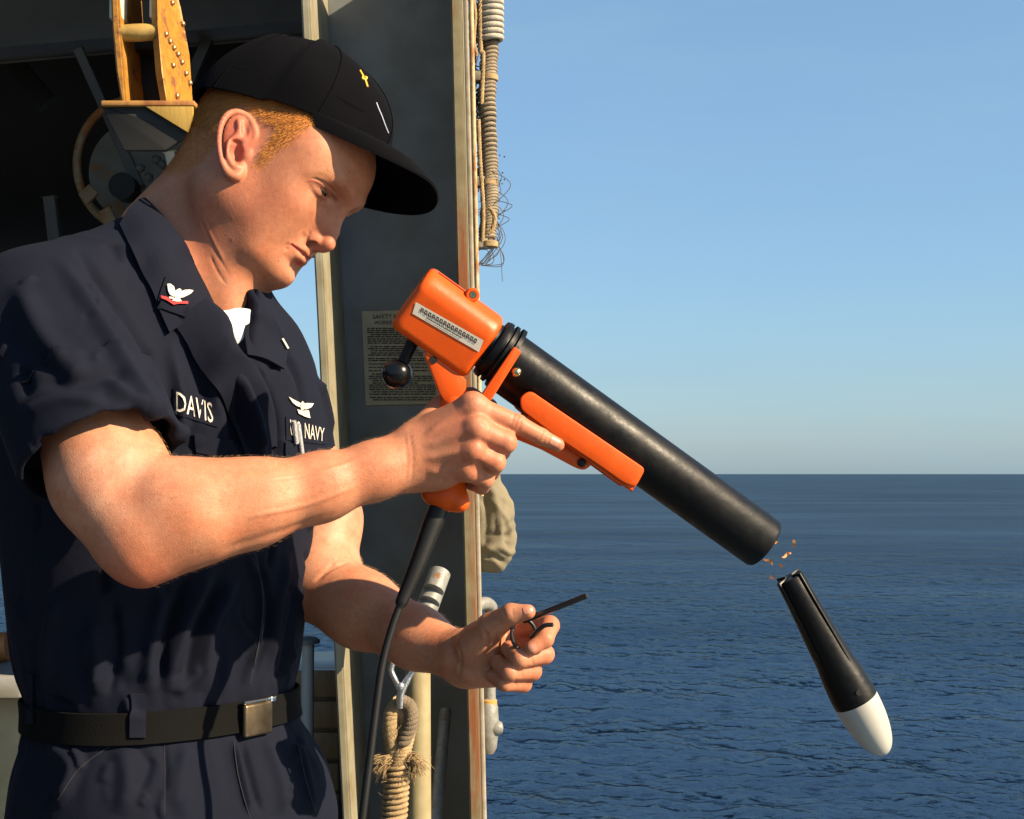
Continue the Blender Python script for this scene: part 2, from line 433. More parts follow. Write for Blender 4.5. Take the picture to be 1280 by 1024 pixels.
RR, AA = np.meshgrid(rr, az, indexing='ij'); X = RR * np.sin(AA); Y = RR * np.cos(AA)
dr = np.gradient(rr)[:, None] * np.ones_like(RR); wf = np.exp(-(dr / 1.5) ** 2); wl = np.exp(-(dr / 7.) ** 2); dense = (np.abs(AA) < .65)
A0 = .027; Xr = X * .92 + Y * .39; Yr = -X * .39 + Y * .92
hh = A0 * (.8 * (bil(Th, X * 1.35, Y * 1.35, Lt) + .9 * bil(Th, Yr * .93 + 3, -Xr * .93, Lt)) * wf + bil(Tl, X, Y, Lt) * (wl - wf) * (wl > wf)) + A0 * (1.7 * bil(Tl, Xr * .31, Yr * .31, Lt) + 2.2 * bil(Tl, Xr * .11 + 5, Yr * .11, Lt)) * wl
dx = -A0 * .8 * bil(Tx, X, Y, Lt) * wf; dy = -A0 * .8 * bil(Ty, X, Y, Lt) * wf
V = np.stack([X + dx * dense, Y + dy * dense, SEA_Z + hh * dense], -1).reshape(-1, 3); nr, na = RR.shape
i, j = np.meshgrid(np.arange(nr - 1), np.arange(na), indexing='ij'); j2 = (j + 1) % na
F = np.stack([i * na + j, i * na + j2, (i + 1) * na + j2, (i + 1) * na + j], -1).reshape(-1, 4)[:, ::-1]
ms = bpy.data.materials.new('sea_water'); ms.use_nodes = True; nt = ms.node_tree; b = nt.nodes['Principled BSDF']; L = nt.links.new
nt.nodes.remove(b); dif = nt.nodes.new('ShaderNodeBsdfDiffuse'); dif.inputs['Color'].default_value = (.0005, .0021, .0075, 1); gl = nt.nodes.new('ShaderNodeBsdfGlossy'); gl.inputs['Color'].default_value = (.74, .87, 1, 1); gl.inputs['Roughness'].default_value = .09
fr = nt.nodes.new('ShaderNodeFresnel'); fr.inputs[0].default_value = 1.34; pw = nt.nodes.new('ShaderNodeMath'); pw.operation = 'POWER'; pw.inputs[1].default_value = 1.4; L(fr.outputs[0], pw.inputs[0]); mr = nt.nodes.new('ShaderNodeMath'); mr.operation = 'MULTIPLY'; mr.inputs[1].default_value = .27; L(pw.outputs[0], mr.inputs[0])
tcw = nt.nodes.new('ShaderNodeTexCoord'); mpw = nt.nodes.new('ShaderNodeMapping'); mpw.inputs['Scale'].default_value = (.35, 1, 1); L(tcw.outputs['Object'], mpw.inputs[0]); nw = nt.nodes.new('ShaderNodeTexNoise'); nw.inputs['Scale'].default_value = .03; nw.inputs['Detail'].default_value = 6; L(mpw.outputs[0], nw.inputs[0]); rw = nt.nodes.new('ShaderNodeMapRange'); rw.inputs[1].default_value = .3; rw.inputs[2].default_value = .7; rw.inputs[3].default_value = .21; rw.inputs[4].default_value = .33; L(nw.outputs[0], rw.inputs[0]); L(rw.outputs[0], mr.inputs[1])      # patches of rougher and calmer water   # reflectance averaged over the tiny wave slopes
mx = nt.nodes.new('ShaderNodeMixShader'); L(mr.outputs[0], mx.inputs[0]); L(dif.outputs[0], mx.inputs[1]); L(gl.outputs[0], mx.inputs[2]); L(mx.outputs[0], nt.nodes['Material Output'].inputs[0])
tc = nt.nodes.new('ShaderNodeTexCoord'); prev = None
for sc_, st, di, stretch in ((.035, .15, 5.0, (1, 1, 1)), (.075, .8, 2.6, (.6, 1, 1)), (.18, .9, 1.3, (.7, 1, 1)), (1.3, .8, .20, (1, 1, 1)), (4.2, .8, .060, (1, 1.2, 1)), (11., .4, .014, (1, 1, 1))):
    mp = nt.nodes.new('ShaderNodeMapping'); mp.inputs['Scale'].default_value = stretch; mp.inputs['Rotation'].default_value = (0, 0, .6); L(tc.outputs['Object'], mp.inputs[0])
    n = nt.nodes.new('ShaderNodeTexNoise'); n.inputs['Scale'].default_value = sc_; n.inputs['Detail'].default_value = 4; n.inputs['Roughness'].default_value = .6; L(mp.outputs[0], n.inputs[0])
    bp = nt.nodes.new('ShaderNodeBump'); bp.inputs['Strength'].default_value = st; bp.inputs['Distance'].default_value = di; L(n.outputs[0], bp.inputs['Height'])
    if prev: L(prev.outputs[0], bp.inputs['Normal'])
    prev = bp
for q_ in (dif, gl, fr): L(prev.outputs[0], q_.inputs['Normal'])
sea = mesh_obj('sea', V, F, ms, org=(0, 0, SEA_Z)); tag(sea, 'deep blue rippled open sea reaching the horizon', 'sea', kind='structure')

# ================================================================== the ship's covered side deck
M_cream = rusty('cream_paint', (.27, .25, .175), (.30, .12, .03), .42, 9., .5, (1, 1, .3)); M_olive = rusty('weathered_cream', (.21, .18, .095), (.20, .065, .018), .75, 12., .6, (1, 1, .12))
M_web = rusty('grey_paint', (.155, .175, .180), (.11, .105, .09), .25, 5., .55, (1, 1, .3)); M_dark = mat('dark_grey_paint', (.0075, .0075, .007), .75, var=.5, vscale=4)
M_deck = mat('deck_paint', (.06, .062, .065), .85, bump=.4, bscale=300, var=.2, vscale=3); M_gird = mat('girder_paint', (.085, .078, .068), .6, var=.25, vscale=6)
UP = np.array([0, 0, 1.]); EX = np.array([1., 0, 0]); EY = np.array([0, 1., 0]); AX3 = (EX, EY, UP)
def box(c0, c1, bev=.004): c0 = np.asarray(c0, float); c1 = np.asarray(c1, float); return rbox((c0 + c1) / 2, AX3, np.abs(c1 - c0) / 2, bev)
def struct(name, V, F, m, label=None, smooth=False):
    o = mesh_obj(name, V, F, m, smooth=smooth); tag(o, label or name.replace('_', ' ') + ' of the ship seen in shade', name.split('_')[-1], kind='structure'); return o
V, F = box((-4.2, -1.2, -.12), (.10, 4.9, 0.0), .01); struct('deck', V, F, M_deck, 'dark grey painted steel deck under the man')
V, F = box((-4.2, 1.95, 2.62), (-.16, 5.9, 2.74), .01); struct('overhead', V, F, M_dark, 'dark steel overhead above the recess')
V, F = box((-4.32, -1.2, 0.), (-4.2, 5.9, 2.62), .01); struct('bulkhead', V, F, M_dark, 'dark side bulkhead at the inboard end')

def bar(a, b, w, t, hint=(0, 1, 0), bev=.003):
    """Straight flat bar from a to b, width w, thickness t (along hint)."""
    a = np.asarray(a, float); b = np.asarray(b, float); d, h, c = frame_of(b - a, hint); return rbox((a + b) / 2, (d, c, h), (np.linalg.norm(b - a) / 2, w / 2, t / 2), bev)
def quadslab(pts, th, n=None):
    """Slab from 4 world points (a face), thickness th behind it."""
    p = [np.asarray(x, float) for x in pts]; nn = nrm(np.cross(p[1] - p[0], p[3] - p[0])); 
    if nn @ np.array([0, 1, 0]) < 0: nn = -nn
    if n is not None: nn = nrm(n)
    bm = bmesh.new(); lo = [bm.verts.new(x) for x in p]; hi = [bm.verts.new(x + nn * th) for x in p]; bm.faces.new(lo); bm.faces.new(hi[::-1])
    for i in range(4): bm.faces.new([lo[i], lo[(i + 1) % 4], hi[(i + 1) % 4], hi[i]])
    bmesh.ops.recalc_face_normals(bm, faces=bm.faces); bmesh.ops.bevel(bm, geom=list(bm.edges), offset=min(.003, th * .3), segments=2, affect='EDGES'); return bm_out(bm)

# big channel pillar, open towards the camera
pil = empty('channel_pillar', (-.2, 2.55, 0), 'tall grey steel channel pillar with cream painted flanges beside the man', 'pillar')
def lx(v): return 376 + 52 * v / 1024.0             # left flange outer edge
def rx(v): return 563 + 24 * v / 1024.0
YF, YW = 2.40, 2.68; vt, vb = -160, 1750
V, F = quadslab([P(lx(vt) + 4, vt, YW), P(rx(vt) + 6, vt, YW), P(rx(vb) + 6, vb, YW), P(lx(vb) + 10, vb, YW)], .012); mesh_obj('web', V, F, M_web, pil, False)
def flange(fx, name, m, w, flip):
    a0, a1 = P(fx(vt), vt, YF), P(fx(vb), vb, YF); b0 = a0 + np.array([.0, YW - YF - .002, 0]); b1 = a1 + np.array([0, YW - YF - .002, 0])
    V, F = quadslab([a0, b0, b1, a1], w, n=(1, 0, 0)); return mesh_obj(name, V, F, m, pil, False)
flange(lambda v: lx(v), 'flange', M_cream, .015, 1); flange(lambda v: rx(v), 'flange', M_olive, .018, 1)
# flat strip and conduit on the outside of the right flange
a0, a1 = P(rx(-120) + 19, -120, 2.44), P(rx(1700) + 18, 1700, 2.44); V, F = bar(a0, a1, .008, .02); mesh_obj('edge_strip', V, F, rusty('strip_paint', (.30, .27, .21), amt=.55, scale=20), pil, False)
V, F = sweep(np.linspace(P(rx(-120) + 26, -120, 2.46), P(rx(620) + 24, 620, 2.46), 12), .0045, 10); mesh_obj('conduit', V, F, rusty('conduit_paint', (.42, .33, .18), amt=.7, scale=30), pil)
# plating added behind the pillar, slanted and raised to keep sun out of the recess
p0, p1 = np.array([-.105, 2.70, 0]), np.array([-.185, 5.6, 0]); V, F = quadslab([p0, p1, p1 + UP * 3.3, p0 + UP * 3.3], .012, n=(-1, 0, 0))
o = mesh_obj('shade_plating', V, F, M_dark, smooth=False); tag(o, 'dark plating added behind the pillar to shade the recess', 'wall')
# curved underside of a stowed boat, hanging across the back of the recess
n = 40; m_ = 16; V = []; F = []
for i in range(n):
    x = -4.1 + 3.85 * i / (n - 1); q = 1 - ((x + 2.1) / 2.0) ** 4 * .25
    for j in range(m_):
        t = j / (m_ - 1) * math.pi; V.append((x, 4.9 - .62 * q * math.cos(t), 2.62 - .60 * q * math.sin(t) ** .7))
for i in range(n - 1):
    for j in range(m_ - 1): k = i * m_ + j; F.append([k, k + 1, k + m_ + 1, k + m_])
F.append([j for j in range(m_)]); F.append([(n - 1) * m_ + j for j in range(m_)])
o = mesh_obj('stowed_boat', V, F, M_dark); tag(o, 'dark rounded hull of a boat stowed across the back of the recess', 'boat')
# girder across the top, struts
V, F = rbox(P(190, 28, 3.3) + np.array([-.15, 0, 0]), (nrm(P(380, 18, 3.3) - P(0, 52, 3.3)), EY, nrm(np.cross(nrm(P(380, 18, 3.3) - P(0, 52, 3.3)), EY) * -1)), (.66, .06, .055), .006); 
if True: o = mesh_obj('girder', V, F, M_gird, smooth=False); tag(o, 'dusty grey girder running across the top behind the wooden block', 'girder')
def strut(u0, v0, u1, v1, Y, w, lab, m=None):
    V, F = bar(P(u0, v0, Y), P(u1, v1, Y), w, .02); o = mesh_obj('strut', V, F, m or M_gird, smooth=False); tag(o, lab, 'strut')
strut(98, 62, 176, 236, 3.25, .022, 'slanting grey strut left of the wooden block'); strut(268, 30, 238, 100, 3.35, .026, 'short grey strut right of the wooden block')
strut(62, 246, 72, 330, 3.5, .03, 'short grey post low in the dark corner'); strut(18, 80, 60, 130, 3.6, .05, 'faint dark strut in the upper left corner', M_dark)
# hose reel hoop, rusty below
hoop = empty('hose_reel', P(168, 212, 3.2), 'grey hose reel with rusty rim behind the man\'s collar', 'reel')
c = P(170, 206, 3.2); t = np.linspace(0, 2 * np.pi, 72, endpoint=False); path = c + np.stack([.128 * np.cos(t), .02 * np.cos(t), .150 * np.sin(t)], 1); V, F = sweep(path, .0095, 12, closed=True, hint=(0, 1, 0)); mesh_obj('rim', V, F, rusty('reel_rim', (.24, .19, .10), (.28, .09, .015), 1.0, 22, .6, (1, 1, 1)), hoop)
V, F = lathe([(0, .004), (0, .122), (.012, .122), (.012, .004)], c + np.array([0, .05, -.005]), EY, 48); mesh_obj('disc', V, F, rusty('reel_disc', (.15, .135, .10), (.26, .10, .02), .6, 9, .6, (1, 1, 1)), hoop, False)
V, F = lathe([(0, .004), (0, .030), (.05, .030), (.05, .004)], P(152, 232, 3.16), EY, 24); mesh_obj('hub', V, F, M_dark, hoop)
for (u, v) in ((176, 210), (186, 222), (204, 206), (196, 200)): V, F = lathe([(0, .011), (.008, .011), (.012, .007), (.014, .001)], P(u, v, 3.14), -EY, 6); mesh_obj('bolt', V, F, M_gird, hoop, False)
for q in ((130, 262, 142, 285), (118, 236, 104, 250)): V, F = bar(P(q[0], q[1], 3.12), P(q[2], q[3], 3.12), .03, .012); mesh_obj('bracket', V, F, rusty('reel_bracket', (.25, .16, .07), amt=.8, scale=14), hoop, False)
# wooden block with roller, hanging in the sun
WB = empty('wooden_block', P(190, 132, 2.30), 'sunlit varnished wooden block with bolted cheeks and pale roller', 'pulley block')
def wood(name, c0, c1, sc=18):
    m = mat(name, c0, .45, coat=.2); nt = m.node_tree; b = nt.nodes['Principled BSDF']; tc = nt.nodes.new('ShaderNodeTexCoord'); mp = nt.nodes.new('ShaderNodeMapping'); mp.inputs['Scale'].default_value = (3, 3, .35); nt.links.new(tc.outputs['Object'], mp.inputs[0])
    n = nt.nodes.new('ShaderNodeTexNoise'); n.inputs['Scale'].default_value = sc; n.inputs['Detail'].default_value = 8; n.inputs['Roughness'].default_value = .7; nt.links.new(mp.outputs[0], n.inputs[0])
    r = nt.nodes.new('ShaderNodeMapRange'); r.inputs[1].default_value = .35; r.inputs[2].default_value = .68; nt.links.new(n.outputs[0], r.inputs[0])
    x = nt.nodes.new('ShaderNodeMix'); x.data_type = 'RGBA'; nt.links.new(r.outputs[0], x.inputs[0]); x.inputs[6].default_value = (*c0, 1); x.inputs[7].default_value = (*c1, 1); nt.links.new(x.outputs[2], b.inputs['Base Color'])
    bp = nt.nodes.new('ShaderNodeBump'); bp.inputs['Strength'].default_value = .4; bp.inputs['Distance'].default_value = .002; nt.links.new(n.outputs[0], bp.inputs['Height']); nt.links.new(bp.outputs[0], b.inputs['Normal']); return m
M_wood = rusty('block_paint', (.40, .19, .026), (.17, .055, .012), .8, 30., .5, (1, 1, 1)); M_roller = rusty('roller_paint', (.46, .30, .08), (.25, .09, .02), .5, 30.); M_bolt = mat('bolt_steel', (.35, .22, .12), .4, .7)
def cheek(pxs, Y0, Y1, name='cheek'):
    """Cheek plate: front outline in pixels at Y0, swept back to Y1."""
    f_ = [P(u, v, Y0) for u, v in pxs]; b_ = [P(u, v, Y0) + np.array([0, Y1 - Y0, 0]) for u, v in pxs]; bm = bmesh.new(); lo = [bm.verts.new(x) for x in f_]; hi = [bm.verts.new(x) for x in b_]; bm.faces.new(lo); bm.faces.new(hi[::-1])
    for i in range(len(lo)): k = (i + 1) % len(lo); bm.faces.new([lo[i], lo[k], hi[k], hi[i]])
    bmesh.ops.recalc_face_normals(bm, faces=bm.faces); bmesh.ops.bevel(bm, geom=list(bm.edges), offset=.003, segments=2, affect='EDGES'); V, F = bm_out(bm); return mesh_obj(name, V, F, M_wood, WB, False)
cheek([(137, -40), (146, -40), (150, 30), (158, 128), (152, 130), (145, 90), (140, 35)], 2.30, 2.46); 
# right cheek: outer face turned to the sun
pr = [(196, -40), (212, -40), (226, 10), (237, 70), (241, 130), (209, 131), (202, 90), (197, 30)]
fr = []; 
for k, (u, v) in enumerate(pr): fr.append(P(u, v, 2.30 if u < 211 and k not in (1,) else 2.42))
bk = [q + np.array([-.012, .010, 0]) for q in fr]; bm = bmesh.new(); lo = [bm.verts.new(x) for x in fr]; hi = [bm.verts.new(x) for x in bk]; bm.faces.new(lo); bm.faces.new(hi[::-1])
for i in range(8): bm.faces.new([lo[i], lo[(i + 1) % 8], hi[(i + 1) % 8], hi[i]])
bmesh.ops.recalc_face_normals(bm, faces=bm.faces); V, F = bm_out(bm); ck = mesh_obj('cheek', V, F, M_wood, WB, False)
ckb = BVHTree.FromPolygons([Vector(x) for x in V], F)
for (u, v) in ((206, 43), (211, 52), (216, 60), (221, 68), (215, 82), (226, 78), (231, 92), (236, 104), (220, 120), (227, 30), (214, 4)):
    q, n_ = hit(ckb, u, v)
    if q is not None: V, F = lathe([(-.002, .0048), (.004, .0048), (.006, .003), (.0065, .0003)], q, n_, 6); mesh_obj('bolt', V, F, M_bolt, WB, False)
V, F = sweep(np.linspace(P(147, 42, 2.315), P(198, 40, 2.315), 14), .0125 + .002 * np.sin(np.linspace(0, math.pi, 14)), 20); mesh_obj('roller', V, F, M_roller, WB)
for q in ((140, -10, 156, 22), (190, -10, 197, 20)): V, F = rbox((P(q[0], q[1], 2.33) + P(q[2], q[3], 2.33)) / 2, AX3, ((q[2] - q[0]) / 1778 * 1.15, .02, .03), .004); mesh_obj('end_fitting', V, F, mat('pale_paint', (.62, .60, .45), .5), WB, False)
V, F = rbox(P(176, 60, 2.42), AX3, (.035, .03, .012), .004); mesh_obj('axle_plate', V, F, M_dark, WB, False)
V, F = rbox(P(178, 95, 2.44), AX3, (.032, .02, .05), .004); mesh_obj('core', V, F, M_dark, WB, False)
# wedge shelf under the block
WS = empty('wedge_shelf', P(190, 150, 2.34), 'dark triangular bracket shelf with one yellow sunlit corner under the block', 'shelf')
V, F = plate(roundpoly([(-.066, 0), (.082, 0), (.078, -.048), (.04, -.074), (-.028, -.074)], .003), P(178, 133, 2.30), EX, UP, EY, .012, .002); mesh_obj('front_plate', V, F, M_dark, WS, False)
V, F = box(P(126, 132, 2.285), P(243, 130, 2.285) + np.array([0, .17, .006]), .002); mesh_obj('top_plate', V, F, rusty('shelf_edge', (.50, .25, .06), amt=.8, scale=10), WS, False)
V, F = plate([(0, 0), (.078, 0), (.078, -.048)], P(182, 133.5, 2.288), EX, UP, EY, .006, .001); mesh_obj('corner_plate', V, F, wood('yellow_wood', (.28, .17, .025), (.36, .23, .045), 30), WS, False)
for q in ((212, 190, 218, 222), (206, 232, 216, 250)): V, F = bar(P(q[0], q[1], 2.6), P(q[2], q[3], 2.6), .018, .01); mesh_obj('lug', V, F, mat('pale_lug', (.55, .50, .38), .5), WS, False)
# notice on the web of the pillar
NT = empty('safety_notice', P(500, 507, YW - .004), 'yellowed safety notice full of small print on the grey pillar web', 'notice')
M_paper = mat('old_paper', (.36, .325, .21), .7, var=.18, vscale=20); M_ink = mat('faded_ink', (.025, .024, .020), .8)
c4 = [P(452, 389, YW - .003), P(546, 387, YW - .003), P(550, 505, YW - .003), P(457, 507, YW - .003)]; V, F = quadslab(c4, .0025); mesh_obj('sheet', V, F, M_paper, NT, False)
def nt_surf(u, v, off): return P(u, v, YW - .0045)
def word_quad(x, y, w, h, sk=.04): return [(x + sk * 0, y), (x + w, y - .02 * w), (x + w, y + h - .02 * w), (x, y + h)]
exec_text = (('SAFETY PRECAUTIONS', 466, 393.5, 74, 5.2), ('WORKING OVER THE SIDE', 468, 401, 70, 5.0))
# ================================================================== small print on the notice (needs the lettering helper)
def px_text(name, txt, quad, surf, m, parent):
    cu = bpy.data.curves.new('lettering', 'FONT'); cu.body = txt; cu.resolution_u = 2; ob = bpy.data.objects.new('lettering', cu); COL.objects.link(ob)
    dg = bpy.context.evaluated_depsgraph_get(); ev = ob.evaluated_get(dg); me = ev.to_mesh(); V = np.array([v_.co[:2] for v_ in me.vertices]); F = [list(p.vertices) for p in me.polygons]
    ev.to_mesh_clear(); bpy.data.objects.remove(ob); bpy.data.curves.remove(cu); V = (V - V.min(0)) / (V.max(0) - V.min(0)); q = np.array(quad, float); pts = []
    for x, y in V: a = q[3] * (1 - y) + q[0] * y; b_ = q[2] * (1 - y) + q[1] * y; p = a * (1 - x) + b_ * x; pts.append(surf(p[0], p[1], 0))
    return mesh_obj(name, pts, F, m, parent, False)
for t_, x_, y_, w_, h_ in exec_text: px_text('heading', t_, word_quad(x_, y_, w_, h_), nt_surf, M_ink, NT)
mb = MB(); y_ = 410
while y_ < 501:
    x_ = 458 + (y_ - 390) * .04 + random.choice((0, 0, 0, 4)); x1 = 542 + (y_ - 390) * .03 - random.choice((0, 0, 2, 25))
    while x_ < x1:
        w_ = random.uniform(2.5, 9); q = word_quad(x_, y_, w_, 1.3); mb.add([nt_surf(u, v, 0) for u, v in q], [[0, 1, 2, 3]]); x_ += w_ + 1.2
    y_ += random.choice((2.6, 2.6, 2.9, 4.2))
mb.build('small_print', M_ink, NT, False)['kind'] = 'stuff'

# ================================================================== the launcher
A_ = P(955.5, 679.5, 1.520); B_ = P(955.5 - 425 * .812, 679.5 - 425 * .5835, 1.465)
gs = nrm(A_ - B_); gk = np.linalg.norm(A_ - B_) / 425
gw0 = np.array([0, -1., 0]); gw0 = nrm(gw0 - gs * (gw0 @ gs)); gt0 = np.cross(gw0, gs); gt0 = gt0 if gt0[2] > 0 else -gt0
ROLL = math.radians(13); gt = gt0 * math.cos(ROLL) + gw0 * math.sin(ROLL); gw = gw0 * math.cos(ROLL) - gt0 * math.sin(ROLL)
def G(s, t, w=0): return A_ + (gs * s + gt * t + gw * w) * gk
def Gf(s, t, w=0): return A_ + (gs * s + gt0 * t + gw0 * w) * gk
M_or = mat('orange_plastic', (.62, .078, .0020), .42, spec=.3, bump=.06, bscale=300, var=.08, vscale=30); M_blk = mat('black_plastic', (.0022, .0022, .0025), .42, spec=.20, bump=.12, bscale=160, var=.3, vscale=25); M_rub = mat('black_rubber', (.005, .005, .005), .55, spec=.3)
def specks(m, col, scale, thr, amt=.8):
    nt = m.node_tree; b = nt.nodes['Principled BSDF']; L = nt.links.new; src = b.inputs['Base Color'].links[0].from_socket if b.inputs['Base Color'].is_linked else None
    tc = nt.nodes.new('ShaderNodeTexCoord'); n = nt.nodes.new('ShaderNodeTexNoise'); n.inputs['Scale'].default_value = scale; n.inputs['Detail'].default_value = 9; n.inputs['Roughness'].default_value = .75; L(tc.outputs['Object'], n.inputs[0])
    r = nt.nodes.new('ShaderNodeMapRange'); r.inputs[1].default_value = thr; r.inputs[2].default_value = thr + .04; r.inputs[4].default_value = amt; L(n.outputs[0], r.inputs[0])
    x = nt.nodes.new('ShaderNodeMix'); x.data_type = 'RGBA'; L(r.outputs[0], x.inputs[0])
    if src: L(src, x.inputs[6])
    else: x.inputs[6].default_value = b.inputs['Base Color'].default_value
    x.inputs[7].default_value = (*col, 1); L(x.outputs[2], b.inputs['Base Color'])
    r2 = nt.nodes.new('ShaderNodeMapRange'); r2.inputs[1].default_value = .35; r2.inputs[2].default_value = .7; r2.inputs[3].default_value = b.inputs['Roughness'].default_value - .08; r2.inputs[4].default_value = b.inputs['Roughness'].default_value + .16; L(n.outputs[0], r2.inputs[0]); L(r2.outputs[0], b.inputs['Roughness'])
specks(M_blk, (.04, .04, .038), 55, .71, .6); specks(M_or, (.42, .07, .01), 70, .66, .5)
M_brass = mat('brass', (.62, .50, .26), .25, 1.); M_label = mat('label_white', (.56, .53, .45), .5)
LA = empty('launcher', Gf(-380, -60), 'bright orange and black hand held launcher with long black barrel', 'launcher')
# barrel: hollow tube
R_ = 34.2
prof = [(-408, R_ * .86), (-408, R_), (-4, R_), (0, R_ - 1.6), (0, R_ - 4.5), (-60, R_ - 5), (-60, .5)]
V, F = lathe([(s * gk, r * gk) for s, r in prof], A_, gs, 64); barrel = mesh_obj('barrel', V, F, M_blk, LA)
# breech collar with rings
prof = [(-428, 24), (-428, 30), (-421, 30), (-421, 37), (-417, 38.5), (-413, 38.5), (-412, 35), (-410, 35), (-409, 39.5), (-405, 39.5), (-404, 36), (-402, 36), (-401, 41), (-396, 41), (-395, 34)]
V, F = lathe([(s * gk, r * gk) for s, r in prof], A_, gs, 56); mesh_obj('breech_collar', V, F, M_blk, LA, False)
# breech box
pl = [(Gf(0, 0), gs)][:0]
for o_, n_ in ((G(-426, 0), gs), (G(-536, 0), -gs), (G(-480, 37), gt), (G(-480, -46), -gt), (G(-480, 0, 35), gw), (G(-480, 0, -35), -gw), (G(-480, 26, 31), gt * .75 + gw * .66), (G(-480, 26, -31), gt * .75 - gw * .66)): pl.append((o_, n_))
Bq = Sculpt(); bc_ = G(-480, -4); Bq.add(Convex(pl, .009, bc_ - .075, bc_ + .075), 0); V, Q = Bq.mesh(.0013); bx_ = mesh_obj('breech_box', V, Q, M_or, LA); bxb = bvh_of(V, Q)

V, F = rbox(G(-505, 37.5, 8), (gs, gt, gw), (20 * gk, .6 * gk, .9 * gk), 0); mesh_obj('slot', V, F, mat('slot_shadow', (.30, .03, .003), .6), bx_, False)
V, F = lathe([(-10 * gk, 8.5 * gk), (8 * gk, 8.5 * gk), (10 * gk, 7 * gk), (10 * gk, 4.6 * gk), (8 * gk, 4.4 * gk), (8 * gk, .3 * gk)], Gf(-477, 36, 16), gw0, 24); mesh_obj('screw_boss', V, F, M_or, bx_)
V, F = lathe([(0, 3.8 * gk), (10 * gk, 3.8 * gk), (10 * gk, 1.8 * gk), (8.5 * gk, 1.6 * gk), (8.5 * gk, .2 * gk)], Gf(-477, 36, 16), gw0, 18); mesh_obj('screw', V, F, M_brass, bx_, False)
def bx_surf(u, v, off):
    q, n_ = hit(bxb, u, v); return None if q is None else q + n_ * off
lq = [(520, 377.5), (604.5, 425.5), (598.5, 440), (515.5, 392)]
def lmap(x, y): q = np.array(lq, float); a = q[0] * (1 - x) + q[1] * x; b_ = q[3] * (1 - x) + q[2] * x; return a * (1 - y) + b_ * y
V = []; F = []; nx, ny = 20, 6
for i in range(nx):
    for j in range(ny): V.append(bx_surf(*lmap(i / (nx - 1), j / (ny - 1)), .0006))
for i in range(nx - 1):
    for j in range(ny - 1): k = i * ny + j; F.append([k, k + 1, k + ny + 1, k + ny])
lab = mesh_obj('label', V, F, M_label, bx_)
mb = MB()
for i in range(15):
    x0 = .09 + i * .0565
    for (ax_, bx_w, y0, y1) in ((0, .040, .17, .27), (0, .013, .27, .52), (.027, .013, .27, .52), (0, .040, .46, .54) if i % 3 else (.010, .018, .34, .42)):
        a = x0 + ax_; mb.add([bx_surf(*lmap(u, v), .0011) for u, v in ((a, y0), (a + bx_w, y0), (a + bx_w, y1), (a, y1))], [[0, 1, 2, 3]])
x_ = .2
while x_ < .72: w_ = random.uniform(.008, .03); mb.add([bx_surf(*lmap(u, v), .0011) for u, v in ((x_, .66), (x_ + w_, .66), (x_ + w_, .76), (x_, .76))], [[0, 1, 2, 3]]); x_ += w_ + .008
mb.build('label_print', mat('label_ink', (.03, .025, .02), .6), lab, False)
# lower spindle under the collar, bracket, brass stud
V, F = lathe([(0, 9 * gk), (44 * gk, 9 * gk), (44 * gk, 1)][:2] + [(44 * gk, .2 * gk)], Gf(-430, -22, 14), gs, 24); mesh_obj('spindle', V, F, M_blk, LA)
V, F = lathe([(0, 12 * gk), (60 * gk, 12 * gk), (60 * gk, .2 * gk)], Gf(-400, -30, 0), gs, 24); mesh_obj('spindle', V, F, M_blk, LA)
o_ = Gf(-395, -20, 38)
V, F = plate(roundpoly([(-6 * gk, -36 * gk), (7 * gk, -36 * gk), (3 * gk, 34 * gk), (-8 * gk, 34 * gk)], 3 * gk), o_, gs, gt0, gw0, 12 * gk, .0012); mesh_obj('bracket', V, F, M_or, LA, False)
V, F = lathe([(-8 * gk, 6 * gk), (2 * gk, 6 * gk), (5 * gk, 4 * gk), (6 * gk, .4 * gk)], Gf(-382, -9, 36), gw0, 20); mesh_obj('stud', V, F, M_brass, LA)
# lower frame running from the rear lug to the front saddle
fr = [(-483, -44), (-476, -40), (-440, -48), (-424, -50), (-418, -60), (-400, -62), (-360, -60), (-330, -44), (-246, -38), (-240, -44), (-243, -56), (-252, -60), (-300, -66), (-352, -78), (-380, -88), (-410, -92), (-438, -84), (-468, -64), (-484, -54)]
V, F = plate([(a * gk, b_ * gk) for a, b_ in roundpoly(fr, 4, 3)], A_ + gw0 * gk * 8, gs, gt0, gw0, 26 * gk, .0018); mesh_obj('frame', V, F, M_or, LA, False)
V, F = lathe([(0, 5.4 * gk), (2.0 * gk, 5.2 * gk), (2.6 * gk, 4 * gk), (2.6 * gk, .3 * gk)], Gf(-252, -51, 21), gw0, 18); mesh_obj('frame_screw', V, F, M_rub, LA, False)
V, F = lathe([(0, 4.6 * gk), (1.5 * gk, 4.4 * gk), (1.5 * gk, .3 * gk)], Gf(-470, -54, 21), gw0, 18); mesh_obj('frame_screw', V, F, M_rub, LA, False)
# front saddle: a channel cupping the barrel
sd_poly = roundpoly([(-362, -30), (-356, -17), (-187, -13), (-184, -38), (-200, -42), (-239, -42), (-300, -44), (-352, -42)], 6, 4)
for w_ in (36, -36):
    V, F = plate([(a * gk, b_ * gk) for a, b_ in sd_poly], A_ + gw0 * gk * w_, gs, gt0, gw0, 6 * gk, .0016); mesh_obj('saddle_plate', V, F, M_or, LA, False)
V, F = rbox(Gf(-262, -40, 0), (gs, gt0, gw0), (76 * gk, 3.5 * gk, 34 * gk), .0015); mesh_obj('saddle_base', V, F, M_or, LA, False)
